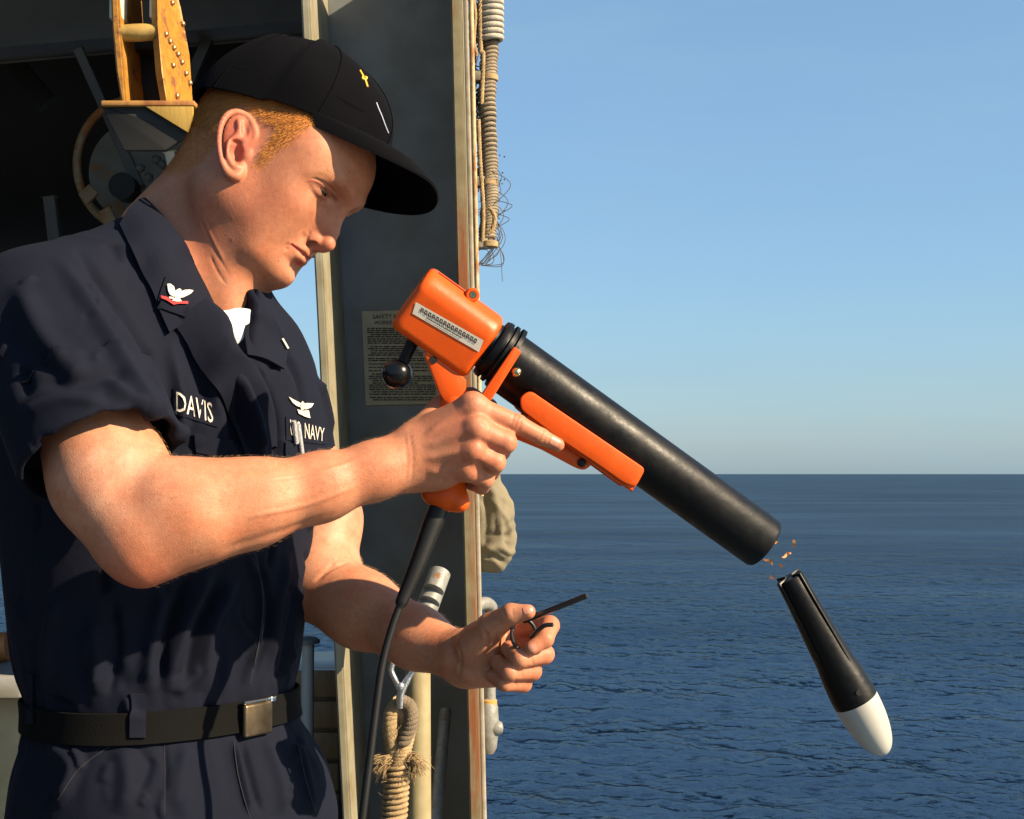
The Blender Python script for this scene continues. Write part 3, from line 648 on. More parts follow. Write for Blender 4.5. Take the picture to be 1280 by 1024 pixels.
# grip (inside the hand) and its base
gp = [Gf(-416, -84, 8), P(578, 545, 1.458), P(566, 590, 1.458), P(558, 618, 1.456)]
Gq = Sculpt(); Gq.chain(gp, [.0155, .0145, .0150, .0160], .006, .006); Gq.add(Cone(P(541, 615, 1.456), P(573, 625, 1.452), .0120, .0105), .012); Gq.add(Ell(P(575, 630, 1.450), (.008, .010, .0075)), .006)
V, Q = Gq.mesh(.0016); mesh_obj('grip', V, Q, M_or, LA)
# cocking lever
V, F = sweep(np.linspace(Gf(-503, -42, 0), Gf(-495, -88, 0), 6), [.0066, .0066, .0064, .0062, .006, .006], 16); mesh_obj('lever_rod', V, F, M_blk, LA)
V, F = lathe([(-15.6e-3 * math.cos(a), 15.6e-3 * math.sin(a)) for a in np.linspace(.01, math.pi - .01, 26)], Gf(-494.5, -92.4, 0), gt0, 32); mesh_obj('lever_ball', V, F, mat('ball_black', (.004, .004, .004), .22, spec=.35), LA)
# strain relief and cable
cp = spline([P(553, 626, 1.457), P(541, 655, 1.452), P(522, 705, 1.445), P(503, 750, 1.44), P(490, 785, 1.435), P(478, 830, 1.43), P(470, 885, 1.425), P(462, 950, 1.42), P(452, 1030, 1.415), P(440, 1130, 1.42), P(430, 1300, 1.45), P(425, 1600, 1.55)], 110)
tq = np.linspace(0, 11, 110); rad = np.where(tq < 3.2, np.interp(tq, [0, 1, 3.2], [.0105, .0104, .0060]), .0039); V, F = sweep(cp, rad, 14); mesh_obj('cable', V, F, M_rub, LA)

# ================================================================== the probe leaving the barrel
t0 = P(1106, 943, 1.560); t1 = P(985, 719, 1.545); pa = nrm(t1 - t0); pk = np.linalg.norm(t1 - t0) / 255.0
PR = empty('falling_probe', t0, 'finned probe with white nose dropping out of the launcher barrel', 'probe')
nose = [(27.5 * 0 + 78 * (1 - math.cos(a)), 28.2 * math.sin(a) ** .88) for a in np.linspace(.01, math.pi / 2, 22)]
V, F = lathe([(s * pk, r * pk) for s, r in nose + [(78.5, 26), (80, 3)]], t0, pa, 40); mesh_obj('nose', V, F, mat('white_plastic', (.38, .375, .335), .42, var=.1), PR)
bd = [(77, 3), (77, 28.3), (90, 28.2), (110, 26.8), (135, 23.5), (165, 22), (195, 20), (225, 18.6), (250, 17.8), (252, 16.5), (252, 1)]
V, F = lathe([(s * pk, r * pk) for s, r in bd], t0, pa, 40); mesh_obj('body', V, F, M_blk, PR)
b1, b2 = frame_of(pa, (0, -1, .3))[1:]
for k in range(4):
    a = math.radians(28 + 90 * k); d = math.cos(a) * b1 + math.sin(a) * b2; e = np.cross(pa, d)
    V, F = plate([(108 * pk, 24 * pk), (150 * pk, 24.5 * pk), (200 * pk, 22.4 * pk), (254 * pk, 20.8 * pk), (254 * pk, 5 * pk), (108 * pk, 5 * pk)], t0, pa, d, e, 2.0 * pk, .0004); mesh_obj('fin', V, F, M_blk, PR, False)
bodyb = None
V, F = lathe([(24 * pk, 4.4 * pk), (28.9 * pk, 4.2 * pk), (28.9 * pk, .3 * pk)], t0 + pa * 96 * pk, nrm(-.2 * b2 + b1 * .95 + np.array([.25, 0, 0])), 14); mesh_obj('vent_hole', V, F, mat('hole', (.002, .002, .002), .9), PR, False)
M_cop = mat('copper_wire', (1.0, .40, .13), .35, .45)
cl = ('short bright copper wire scrap flying just below the barrel muzzle', 'copper wire scraps')
for k, (u, v, l, a) in enumerate(((983, 694, 11, -.3), (961, 702, 12, .6), (976, 708, 6, .9), (992, 679, 9, 1.2), (969, 677, 8, .2), (965, 722, 7, .8))):
    c = P(u, v, 1.545); d = np.array([math.cos(a), .3, -math.sin(a)]) * l * .00087 * .6; sd_ = nrm(np.cross(d, [0.2, 1, .3])); tt = np.linspace(-1, 1, 11); rng_ = np.random.default_rng(k)
    ctr_ = c + np.outer(tt, d) + np.outer(np.sin(tt * 3 + k) * .0012, sd_) + np.outer(np.cos(tt * 4 + k) * .001, [0, 1, 0]); wd = (.0004 + .0010 * (1 - tt ** 2)) * (1 + .4 * rng_.random(11))
    V = np.concatenate([ctr_ + sd_ * wd[:, None], ctr_ - sd_ * wd[:, None], ctr_ + sd_ * wd[:, None] * .9 + np.array([0, .0003, 0]), ctr_ - sd_ * wd[:, None] * .9 + np.array([0, .0003, 0])]); F = []
    for i in range(10): F += [[i, i + 1, 12 + i, 11 + i], [22 + i, 33 + i, 34 + i, 23 + i], [i, 22 + i, 23 + i, i + 1], [11 + i, 12 + i, 34 + i, 33 + i]]
    o = mesh_obj('copper_scrap', V, F, M_cop)
    tag(o, ('copper wire scrap, largest and brightest fleck midway below the muzzle', 'forked copper fleck close to the lower lip of the muzzle', 'tiny copper dot just above the probe tail', 'curled copper wire fleck farthest right of the muzzle', 'faint copper fleck nearest the upper muzzle rim', 'copper fleck touching the left corner of the probe tail')[k], 'wire scrap', cl[1])


# ================================================================== pull pin in the far hand
PN = empty('pull_pin', P(660, 780, 1.49), 'dark steel pull pin with ring held in the man\'s far hand', 'pin'); M_pin = mat('dark_steel', (.09, .085, .08), .32, .9)
V, F = sweep(np.linspace(P(655, 776, 1.492), P(734, 744.5, 1.455), 10), .0030, 12); mesh_obj('shaft', V, F, M_pin, PN)
c = P(655, 794, 1.490); t = np.linspace(0, 2 * np.pi, 40, endpoint=False); path = c + np.outer(np.cos(t), np.array([.0125, .006, .002])) + np.outer(np.sin(t), np.array([-.003, 0, .0165])); V, F = sweep(path, .0021, 10, closed=True); mesh_obj('ring', V, F, M_pin, PN)
V, F = sweep(spline([P(664, 797, 1.484), P(673, 788, 1.472), P(681, 782, 1.466), P(691, 781, 1.462)], 14), .0024, 10); mesh_obj('tail', V, F, M_pin, PN)

# ================================================================== fittings around the pillar foot
ST = empty('stanchion', P(524, 1024, 2.25) * np.array([1, 1, 0]), 'cream painted round stanchion with rust beside the hanging rope', 'post')
V, F = sweep(np.linspace(P(526, 1760, 2.25), P(522, 792, 2.25), 12), .0200, 28); mesh_obj('post', V, F, rusty('post_paint', (.30, .255, .135), (.22, .10, .03), .55, 10), ST)
M_pipe = rusty('pipe_grey', (.21, .215, .205), (.18, .08, .03), .55, 34, .5, (1, 1, 1))
V, F = sweep(np.linspace(P(508, 830, 2.25), P(550, 716, 2.36), 12), .0180, 24); arm_ = mesh_obj('angled_arm', V, F, M_pipe, ST)
for t in (.35, .62, .78): a, b_ = P(514, 812, 2.26), P(549, 718, 2.34); c = a + (b_ - a) * t; V, F = lathe([(0, .0168), (.0006, .0178), (.004, .0178), (.0046, .0168)], c, b_ - a, 24); mesh_obj('band', V, F, M_pipe, ST)
BR = None
V, F = sweep(np.linspace(P(536, 1120, 2.38), P(557, 888, 2.58), 14), .0105, 18); o = mesh_obj('brace_pipe', V, F, M_pipe); tag(o, 'thin grey brace pipe with rusty end inside the pillar foot', 'pipe')
# rope with snap hook
def strand_rope(path, r, turns, n_strand=3, nseg=260, sides=8, wob=0.):
    path = spline(path, nseg) if len(path) < nseg else np.asarray(path); T = np.gradient(path, axis=0); T /= np.linalg.norm(T, axis=1)[:, None]; b = frame_of(T[0])[1]; mb = MB(); Bs = []
    for i in range(len(path)): b = b - T[i] * (b @ T[i]); b /= np.linalg.norm(b); Bs.append(b.copy())
    Bs = np.array(Bs); Cs = np.cross(T, Bs)
    for k in range(n_strand):
        a = np.linspace(0, turns * 2 * np.pi, len(path)) + 2 * np.pi * k / n_strand; V, F = sweep(path + r * .52 * (np.cos(a)[:, None] * Bs + np.sin(a)[:, None] * Cs), r * .56, sides); mb.add(V, F)
    return mb
def rope_mat(name, c0, c1):
    m = mat(name, c0, .85, bump=.8, bscale=500, var=.25, vscale=60); return m
M_rope = rope_mat('manila', (.32, .22, .105), None); M_rope2 = rope_mat('manila_dark', (.14, .105, .065), None)
RP = empty('hook_rope', P(497, 900, 2.15), 'thick frayed manila rope hanging from a snap hook', 'rope')
strand_rope([P(502, 880, 2.15), P(508, 905, 2.155), P(502, 935, 2.15), P(497, 962, 2.15), P(494, 1010, 2.15), P(490, 1080, 2.15), P(486, 1180, 2.16)], .0150, 13).build('rope', M_rope, RP)
strand_rope([P(500, 878, 2.15), P(489, 895, 2.145), P(489, 920, 2.145), P(494, 945, 2.15)], .0120, 4, 3, 90).build('eye_splice', M_rope, RP)
strand_rope([P(500, 876, 2.14), P(512, 884, 2.14), P(513, 905, 2.14), P(503, 930, 2.14)], .0105, 4, 3, 80).build('eye_splice', M_rope2, RP)
mb = MB()
for i in range(16): c = P(497 - i * .45, 958 + i * 7, 2.15); t = np.linspace(0, 2 * np.pi, 24, endpoint=False); V, F = sweep(c + np.stack([.0172 * np.cos(t), .0172 * np.sin(t), .002 * np.cos(t)], 1), .0032, 8, closed=True); mb.add(V, F)
mb.build('whipping', M_rope, RP)
mb = MB()
for i in range(520):
    side = RNG.choice([-1, 1]); c = P(499 + side * 10, 948, 2.145) + RNG.normal(0, .004, 3); d = np.array([side * RNG.uniform(.2, 1.1), RNG.normal(0, .5), -RNG.uniform(.1, 1.2)]); d = nrm(d) * RNG.uniform(.015, .036)
    V, F = sweep(spline([c, c + d * .5 + np.array([side * .004, 0, .002]), c + d + RNG.normal(0, .004, 3)], 5), [.0006, .0006, .0005, .0004, .0002], 4); mb.add(V, F)
for i in range(40): c = P(497 + RNG.normal(0, 8), 900 + RNG.uniform(0, 100), 2.135); d = RNG.normal(0, 1, 3); d = nrm(d) * RNG.uniform(.006, .018); V, F = sweep(np.array([c, c + d * .5 + RNG.normal(0, .002, 3), c + d]), .0003, 4); mb.add(V, F)
mb.build('frayed_ends', M_rope, RP)['kind'] = 'stuff'
M_hook = mat('galvanised', (.62, .62, .60), .3, .9)
V, F = sweep(spline([P(500, 884, 2.135), P(501, 868, 2.13), P(509, 850, 2.13), P(520, 834, 2.13)], 16), [.0062] * 5 + [.0055] * 6 + [.0045] * 5, 12); hk = mesh_obj('snap_hook', V, F, M_hook, RP)
V, F = sweep(spline([P(500, 862, 2.135), P(494, 850, 2.13), P(489, 838, 2.13), P(491, 829, 2.13)], 12), .0042, 10); mesh_obj('hook_gate', V, F, M_hook, RP)
V, F = sweep(spline([P(488, 838, 2.13), P(493, 820, 2.135), P(508, 818, 2.14), P(518, 830, 2.135)], 14), .0045, 10); mesh_obj('ring', V, F, M_bolt, RP)
V, F = lathe([(0, .006), (.004, .006), (.006, .003), (.0065, .0003)], P(500, 858, 2.125), -EY, 14); mesh_obj('rivet', V, F, M_hook, RP)
# outside pipe with elbow and valve
VP = empty('scupper_pipe', P(612, 940, 2.6), 'pale grey pipe with elbow and valve outside the pillar edge', 'pipe')
V, F = sweep(spline([P(596, 757, 2.55), P(606, 754, 2.57), P(613, 758, 2.59), P(614, 770, 2.6), P(612, 850, 2.6), P(612, 905, 2.6)], 40), .0115, 16); mesh_obj('pipe', V, F, M_pipe, VP)
V, F = lathe([(0, .012), (.002, .015), (.010, .015), (.012, .012)], P(611, 882, 2.6), UP, 20); mesh_obj('rust_collar', V, F, rusty('rust_ring', (.45, .25, .06), amt=.9), VP)
V, F = lathe([(0, .010), (.01, .016), (.05, .020), (.085, .018), (.10, .011)], P(610, 942, 2.6), UP, 20); mesh_obj('valve_body', V, F, M_pipe, VP)
V, F = lathe([(0, .012), (.012, .014), (.020, .010), (.022, .001)], P(614, 910, 2.595), EX, 16); mesh_obj('valve_cap', V, F, M_pipe, VP)
# canvas cover hanging outside
Cc = Sculpt(); yb = 2.62; Cc.chain([P(603, 596, yb), P(611, 640, yb), P(614, 680, yb), P(618, 697, yb)], [.030, .040, .0395, .026], .02, .02); Cc.add(Ell(P(610, 660, yb), (.044, .05, .075)), .02)
KV, KQ = Cc.mesh(.0035); kb = bvh_of(KV, KQ); KN = tri_normals(KV, KQ)
for px, w_, a in (([(612, 600), (622, 640), (628, 690)], .008, .007), ([(604, 610), (608, 650), (604, 690)], .007, -.006), ([(630, 620), (622, 660), (640, 690)], .006, -.005), ([(600, 690), (620, 684), (640, 694)], .007, .006), ([(606, 672), (622, 668), (640, 672)], .005, -.005), ([(618, 630), (632, 650), (640, 668)], .006, .006), ([(606, 700), (616, 694), (630, 704)], .005, -.005)): KV = stroke(KV, KN, kb, px, w_, a)
KV = KV + KN * (.002 * np.sin(KV[:, 0] * 190 + 4 * np.sin(KV[:, 2] * 60)) * np.sin(KV[:, 2] * 110))[:, None]
o = mesh_obj('canvas_cover', KV, KQ, mat('khaki_canvas', (.155, .132, .082), .9, bump=.5, bscale=420, var=.25, vscale=18)); tag(o, 'wrinkled khaki canvas cover bag hanging outside the pillar', 'cover')

# ================================================================== rope bundle, brackets and net at the top of the pillar
Yr = 2.85
HB = empty('rope_bundle', P(608, 300, Yr), 'thick served rope hanging in brackets outside the pillar top', 'rope'); M_rp3 = rope_mat('served_rope', (.22, .175, .115), None); M_pale = rope_mat('pale_rope', (.36, .33, .27), None)
pth = spline([P(613, -40, Yr), P(612, 60, Yr), P(609, 120, Yr), P(611, 200, Yr), P(612, 250, Yr), P(609, 300, Yr)], 200); V, F = sweep(pth, .0115, 14); mesh_obj('core_rope', V, F, M_rope2, HB)
mb = MB()
for i in range(0, 200, 3):
    c = pth[i]; t = np.linspace(0, 2 * np.pi, 14, endpoint=False); r = .0145 * (1 + .06 * math.sin(i * 1.7)); V, F = sweep(c + np.stack([r * np.cos(t), r * np.sin(t), .006 * np.cos(t + .7)], 1), .0042, 6, closed=True); mb.add(V, F)
mb.build('serving', M_rp3, HB)
mb = MB()
for i in range(9): c = P(613, -10 + i * 7.4, Yr - .01); t = np.linspace(0, 2 * np.pi, 18, endpoint=False); V, F = sweep(c + np.stack([.0225 * np.cos(t), .0225 * np.sin(t), .003 * np.cos(t)], 1), .0056, 8, closed=True); mb.add(V, F)
mb.build('pale_coil', M_pale, HB)
for (v, s) in ((97, 1), (228, 1), (305, .8)):
    V, F = rbox(P(600, v, Yr), AX3, (.020 * s, .016, .010), .003); mesh_obj('bracket', V, F, rusty('bracket_grey', (.28, .27, .22), amt=.5, scale=20), HB, False)
    V, F = lathe([(0, .016), (.002, .019), (.012, .019), (.014, .016)], P(611, v + 5, Yr), UP, 16); mesh_obj('clamp', V, F, M_rope, HB)
for k, pts in enumerate(([(600, -20), (601, 60), (604, 70), (602, 130)], [(598, 150), (600, 200), (604, 260), (603, 302)], [(590, -10), (594, 20), (592, 50), (596, 70)], [(612, 260), (618, 270), (616, 285), (610, 292)])):
    strand_rope([P(u, v, Yr - .03) for u, v in pts], .0045, 14, 3, 90, 6).build('lanyard', M_rope, HB)
mb = MB()
for i in range(90):
    u = RNG.uniform(587, 598); v = RNG.uniform(0, 235); c = P(u, v, Yr + .03); d = np.array([RNG.normal(0, .35), RNG.normal(0, .3), RNG.normal(0, .8)]); d = nrm(d) * RNG.uniform(.012, .035); V, F = sweep(spline([c - d, c + RNG.normal(0, .004, 3), c + d], 6), RNG.uniform(.0012, .0026), 5); mb.add(V, F)
o = mb.build('netting', mat('tarred_net', (.06, .05, .045), .8), HB); o['kind'] = 'stuff'
NTW = empty('wire_net', P(620, 320, 2.9), 'loose tangle of wire netting curling beside the served rope', 'net'); mb = MB(); M_wire = mat('wire', (.10, .085, .07), .6, .4)
for i in range(26):
    v0 = RNG.uniform(190, 305); v1 = v0 + RNG.uniform(15, 70); bu = RNG.uniform(14, 32) * np.sin(np.clip((v0 - 150) / 170, 0, 1) * math.pi * .8 + .3); y = 2.9 + RNG.normal(0, .03); x0 = 604 + RNG.uniform(-4, 6); x1 = 600 + RNG.uniform(-8, 10)
    V, F = sweep(spline([P(x0, v0, y), P(x0 + bu * .9, v0 + (v1 - v0) * .3, y), P(x0 + bu, v0 + (v1 - v0) * .6, y), P(x1, min(v1 + 10, 332), y)], 18), .0008, 5); mb.add(V, F)
for i in range(30): c = P(RNG.uniform(606, 632), RNG.uniform(190, 315), 2.9); V, F = lathe([(-.002, .0004), (0, .0022), (.002, .0004)], c, RNG.normal(0, 1, 3), 6); mb.add(V, F)
V, F = sweep(spline([P(622, 300, 2.9), P(626, 320, 2.9), P(628, 352, 2.9)], 12), .0007, 5); mb.add(V, F)
mb.build('wires', M_wire, NTW)['kind'] = 'stuff'

# ================================================================== things glimpsed past the man
LK = empty('deck_locker', P(-60, 1024, 2.7) * np.array([1, 1, 0]), 'cream deck locker with rust stains at the man\'s back', 'locker')
V, F = box((P(-180, 870, 2.70)[0], 2.70, .02), (P(26, 870, 2.70)[0], 3.1, P(0, 872, 2.70)[2]), .006); mesh_obj('body', V, F, rusty('locker_paint', (.40, .32, .17), amt=.6, scale=5), LK, False)
V, F = box((P(-190, 870, 2.68)[0], 2.66, P(0, 871, 2.70)[2] + .002), (P(30, 870, 2.68)[0], 3.14, P(0, 842, 2.70)[2]), .006); mesh_obj('lid', V, F, rusty('locker_lid', (.22, .23, .23), amt=.5, scale=9), LK, False)
V, F = sweep(np.linspace(P(-40, 815, 2.85), P(12, 808, 2.85), 10), .030, 16); o = mesh_obj('rolled_fender', V, F, rusty('fender', (.45, .17, .05), amt=.5)); tag(o, 'rust orange rolled fender lying on the locker', 'fender')
BO = empty('mushroom_vent', P(385, 960, 3.3) * np.array([1, 1, 0]), 'white mushroom vent with grey cap seen behind the man\'s waist', 'vent')
q = P(385, 803, 3.3); V, F = sweep(np.linspace(q * np.array([1, 1, 0]), q, 6), .0145, 18); mesh_obj('stem', V, F, mat('vent_white', (.62, .62, .58), .5), BO)
V, F = lathe([(-.004, .012), (-.002, .027), (.006, .028), (.013, .020), (.016, .004)], q, UP, 24); mesh_obj('vent_cap', V, F, mat('vent_cap', (.25, .26, .27), .4), BO)
CR = empty('wooden_crate', P(405, 1000, 3.5) * np.array([1, 1, 0]), 'weathered wooden crate in shade behind the pillar flange', 'crate'); M_cr = wood('crate_wood', (.20, .11, .04), (.34, .21, .09), 14)
zt = P(405, 838, 3.5)[2]
for k in range(7): z1 = zt - k * .075; V, F = box((P(330, 0, 3.5)[0], 3.5, z1 - .066), (P(428, 0, 3.5)[0], 3.52, z1), .004); mesh_obj('plank', V, F, M_cr, CR, False)
V, F = box((P(330, 0, 3.5)[0], 3.523, .02), (P(428, 0, 3.5)[0], 3.9, zt - .004), .004); mesh_obj('crate_body', V, F, M_cr, CR, False)
# ================================================================== the person
HP = np.array([-.2874, 1.6238, 1.6327])                     # head centre (between the ears)
def head_rot(y, p, r):
    F = np.array([math.cos(p) * math.cos(y), -math.cos(p) * math.sin(y), -math.sin(p)])
    l0 = np.array([math.sin(y), math.cos(y), 0.]); u0 = np.cross(F, l0)
    l = math.cos(r) * l0 + math.sin(r) * u0; return np.stack([F, l, np.cross(F, l)], 1)
HR = head_rot(math.radians(16), math.radians(30), math.radians(-12))
def H(f, l, u): return HP + HR @ np.array([f, l, u])
def Hloc(X): return (X - HP) @ HR
def hl(u, v, l):
    """Head-local point seen at pixel (u, v) on the plane 'l' to the side."""
    d = P(u, v, 1.) - CAM; n = HR[:, 1]; t = ((HP + n * l - CAM) @ n) / (d @ n); return Hloc(CAM + t * d)

M_skin = bpy.data.materials.new('skin')
M_cloth = bpy.data.materials.new('navy_cotton')

S = Sculpt()
def hE(c, r, k, R=None): S.add(InFrame(Ell(c, r, R), HR, HP), k)
def hC(a, b, r1, r2, k): S.add(InFrame(Cone(a, b, r1, r2), HR, HP), k)
def hsE(c, r, k, R=None): S.sub(InFrame(Ell(c, r, R), HR, HP), k)
def hsC(a, b, r1, r2, k): S.sub(InFrame(Cone(a, b, r1, r2), HR, HP), k)
def ry(a):                                                   # rotation in the f-u plane
    c, s = math.cos(a), math.sin(a); return np.array([[c, 0, s], [0, 1, 0], [-s, 0, c]])
def rz(a):
    c, s = math.cos(a), math.sin(a); return np.array([[c, -s, 0], [s, c, 0], [0, 0, 1.]])
# --- head
hE((-.008, 0, .050), (.106, .077, .092), .01)
hE((.048, 0, .058), (.058, .066, .050), .03)
hE((.034, 0, -.018), (.054, .062, .070), .03)
for s in (-1, 1):
    hC((.000, s * .052, -.034), (.052, s * .035, -.070), .020, .018, .03)
    hC((.052, s * .035, -.070), (.073, s * .012, -.077), .017, .013, .02)
    hC((.004, s * .058, .012), (.000, s * .053, -.034), .016, .020, .03)
    hE((.030, s * .046, -.020), (.036, .022, .036), .03)                  # masseter and cheek
    hE((.058, s * .043, -.006), (.024, .020, .018), .025)
    hE((.054, s * .034, -.034), (.024, .022, .028), .02)
    hE((.028, s * .026, -.068), (.026, .018, .020), .025)
    hE((.046, s * .056, .040), (.030, .016, .030), .03)                   # temple
hE((.0745, 0, -.079), (.0165, .021, .0135), .014)
hE((.066, 0, -.040), (.0305, .028, .024), .012)
hE((.059, 0, -.052), (.0310, .030, .022), .014)
hE((.050, 0, -.066), (.034, .034, .028), .02)
for s in (-1, 1):
    hC((.101, s * .010, .036), (.088, s * .036, .0415), .0085, .0085, .014)
    hC((.088, s * .036, .0415), (.068, s * .054, .030), .0085, .007, .016)
    hsE((.109, s * .029, .0165), (.021, .020, .0135), .014)
    hE((.0745, s * .0350, .0250), (.0150, .0170, .0148), .006)          # lids over the eyeball
    hE((.0750, s * .0370, .0160), (.0120, .0155, .0065), .006)          # lower lid
    sl = [(.0745 + .0150 * .95 * math.cos(t), s * (.0350 + .0170 * .95 * math.sin(t)), .0204 + .004 * max(0, t) ** 2 * .6) for t in np.linspace(-.8, 1.3, 11)] + [(.0725, s * .0500, .0262)]
    for i in range(11): hsC(sl[i], sl[i + 1], .0013 + .0008 * math.sin(math.pi * i / 11), .0013 + .0008 * math.sin(math.pi * (i + 1) / 11), .0010)
# nose
hC((.0985, 0, .025), (.1045, 0, -.008), .0068, .0082, .012)
hC((.1045, 0, -.008), (.1085, 0, -.0205), .0072, .0072, .008)
hE((.1092, 0, -.0232), (.0084, .0078, .0074), .006)
for s in (-1, 1):
    hE((.086, s * .010, -.006), (.0150, .0095, .020), .012)
    hE((.0945, s * .0112, -.0268), (.0102, .0044, .0070), .0050, rz(-s * .30))
hC((.107, 0, -.0295), (.092, 0, -.0365), .0048, .006, .006)
for s in (-1, 1):
    hsE((.0972, s * .0098, -.0340), (.0078, .0038, .0064), .0018)
# mouth
for s in (-1, 1):
    hC((.0825, s * .0245, -.0466), (.0920, s * .009, -.0428), .0022, .0044, .003)
    hC((.0920, s * .009, -.0428), (.0942, 0, -.0436), .0044, .0042, .003)
    hC((.0820, s * .0235, -.0490), (.0895, s * .009, -.0528), .0024, .0060, .003)
    hC((.0895, s * .009, -.0528), (.0912, 0, -.0534), .0060, .0062, .003)
    hsC((.0850, s * .0265, -.0472), (.0950, s * .012, -.0476), .0010, .0019, .0016)
    hsC((.0950, s * .012, -.0476), (.0975, 0, -.0482), .0019, .0020, .0016)
hsE((.0985, 0, -.0650), (.0085, .018, .0056), .010)
hsC((.1000, 0, -.0360), (.0998, 0, -.0405), .0012, .0016, .004)
# ears
EO = {}
def ear(side):
    L = []
    for (x, y) in [(478, 415), (545, 375), (572, 320), (556, 238), (500, 160), (420, 128), (345, 155), (294, 240), (279, 360), (290, 470), (318, 560), (362, 625), (418, 642), (458, 600), (462, 540)]:
        u, v = 230 + x / 6.4, 120 + y / 6.4
        l = -.078 - .017 * np.clip((500 - x) / 230, 0, 1)
        q = hl(u, v, l); L.append(q)
    L = np.array(L); C0 = L[2:12].mean(0)
    A = []
    for (x, y) in [(440, 205), (452, 275), (425, 330), (370, 375), (345, 430), (362, 510), (402, 572), (440, 575)]:
        A.append(hl(230 + x / 6.4, 120 + y / 6.4, -.083 - .008 * (470 - x) / 120))
    A = np.array(A)
    m = np.array([1, side, 1.]) * np.array([1, -1, 1.])
    rad = [.0022, .0034, .0036, .0030, .0030, .0031, .0031, .0029, .0027, .0027, .0032, .0046, .0056, .0046, .0030]
    path = spline(L, 44); rr = np.interp(np.linspace(0, len(L) - 1, 44), range(len(L)), rad)
    # plate of the auricle
    ax = nrm(L[5] - L[12]); bx = nrm(np.cross(ax, np.array([.25, -1, 0]))); cx = np.cross(ax, bx)
    Rm = np.stack([bx, cx, ax], 1)
    if side > 0: Rm = np.diag([1, -1, 1.]) @ Rm
    hE((C0 + np.array([.004, .004, 0])) * m, (.0165, .0035, .0290), .006, Rm)
    hE((C0 + np.array([.006, .012, -.004])) * m, (.010, .010, .020), .008)
    for i in range(43): hC(path[i] * m, path[i + 1] * m, rr[i], rr[i + 1], .0022)
    pa = spline(A, 20)
    for i in range(19): hC(pa[i] * m, pa[i + 1] * m, .0026, .0026, .004)
    q = hl(230 + 420 / 6.4, 120 + 450 / 6.4, -.088); hsE(q * m, (.0068, .010, .0110), .003, Rm)          # concha
    q = hl(230 + 420 / 6.4, 120 + 360 / 6.4, -.091); hsE(q * m, (.0060, .007, .0026), .003, Rm)
    q = hl(230 + 490 / 6.4, 120 + 250 / 6.4, -.0865); hsE(q * m, (.0042, .0055, .0105), .003, Rm)         # fossa
    q = hl(230 + 325 / 6.4, 120 + 400 / 6.4, -.0925); hsE(q * m, (.0020, .0026, .0140), .0025, Rm)        # scapha
    q = hl(230 + 505 / 6.4, 120 + 470 / 6.4, -.081); hE(q * m, (.0042, .0040, .0062), .004)               # tragus
for s in (-1, 1): ear(s)
# --- neck and the hidden trunk that joins the limbs
NB = P(243, 350, 1.645)
S.add(Cone(H(-.028, 0, -.010), NB + np.array([.000, -.002, 0]), .054, .060), .03)
S.add(Cone(H(.004, 0, -.036), P(266, 388, 1.614), .040, .038), .035)
S.add(Cone(H(-.055, 0, -.02), P(205, 300, 1.66), .045, .055), .03)
S.add(Cone(H(-.020, -.052, -.040), P(290, 402, 1.584), .013, .011), .035)     # sternomastoid
S.add(Cone(H(-.020, .052, -.040), P(300, 400, 1.66), .012, .012), .026)
TR = P(215, 470, 1.64); S.add(Cone(NB, TR, .066, .06), .04); S.add(Cone(TR, P(212, 600, 1.64), .06, .06), .04)
# --- right arm (near), hand on the grip
SR = P(62, 400, 1.465); SL = P(352, 505, 1.795)
S.add(Cone(NB, SR, .05, .048), .04); S.add(Cone(NB, SL, .05, .046), .04)
S.chain([SR, P(138, 598, 1.38), P(164, 660, 1.362)], [.052, .0550, .044], .02)
S.chain([P(180, 697, 1.352), P(250, 652, 1.365)], [.0280, .0400], .026)
S.chain([P(192, 655, 1.362), P(232, 640, 1.366), P(310, 632, 1.384), P(400, 609, 1.405), P(470, 588, 1.422), P(512, 573, 1.432)], [.0410, .0430, .0390, .0310, .0262, .0260], .02)
S.add(Cone(P(205, 612, 1.350), P(330, 612, 1.376), .021, .020), .03)          # brachioradialis
S.add(Ell(P(510, 573, 1.433), (.022, .019, .029)), .015)
mcp = [P(590, 508, 1.4175), P(594, 537, 1.409), P(590, 564, 1.411), P(582, 587, 1.420)]
car = [P(524, 551, 1.434), P(520, 562, 1.430), P(518, 577, 1.432), P(518, 592, 1.438)]
for i in range(4): S.add(Cone(car[i], mcp[i], (.0185, .0185, .0185, .0170)[i], (.0135, .0130, .0120, .0115)[i]), .012)
S.add(Ell(P(560, 552, 1.437), (.034, .017, .032)), .012)
S.add(Ell(P(545, 588, 1.438), (.026, .017, .020)), .012)
S.chain([mcp[0], P(646, 530, 1.426), P(676, 546, 1.433), P(697, 556, 1.436)], [.0125, .0098, .0085, .0070], .008, .003)
S.chain([mcp[1], P(632, 553, 1.417), P(626, 564, 1.452), P(600, 558, 1.478)], [.0125, .0110, .0095, .0080], .006, .003)
S.chain([mcp[2], P(619, 578, 1.417), P(614, 589, 1.448), P(590, 583, 1.474)], [.0118, .0103, .0090, .0075], .005, .003)
S.chain([mcp[3], P(606, 599, 1.428), P(602, 608, 1.452), P(582, 602, 1.470)], [.0110, .0092, .0080, .0070], .005, .003)
for i, m in enumerate(mcp): S.add(Ell(m + np.array([.002, -.0035, .001]), .0112 if i < 3 else .0098), .006)
S.chain([P(524, 545, 1.448), P(553, 513, 1.472), P(588, 498, 1.490), P(612, 508, 1.497)], [.0175, .0150, .0110, .0085], .012, .004)
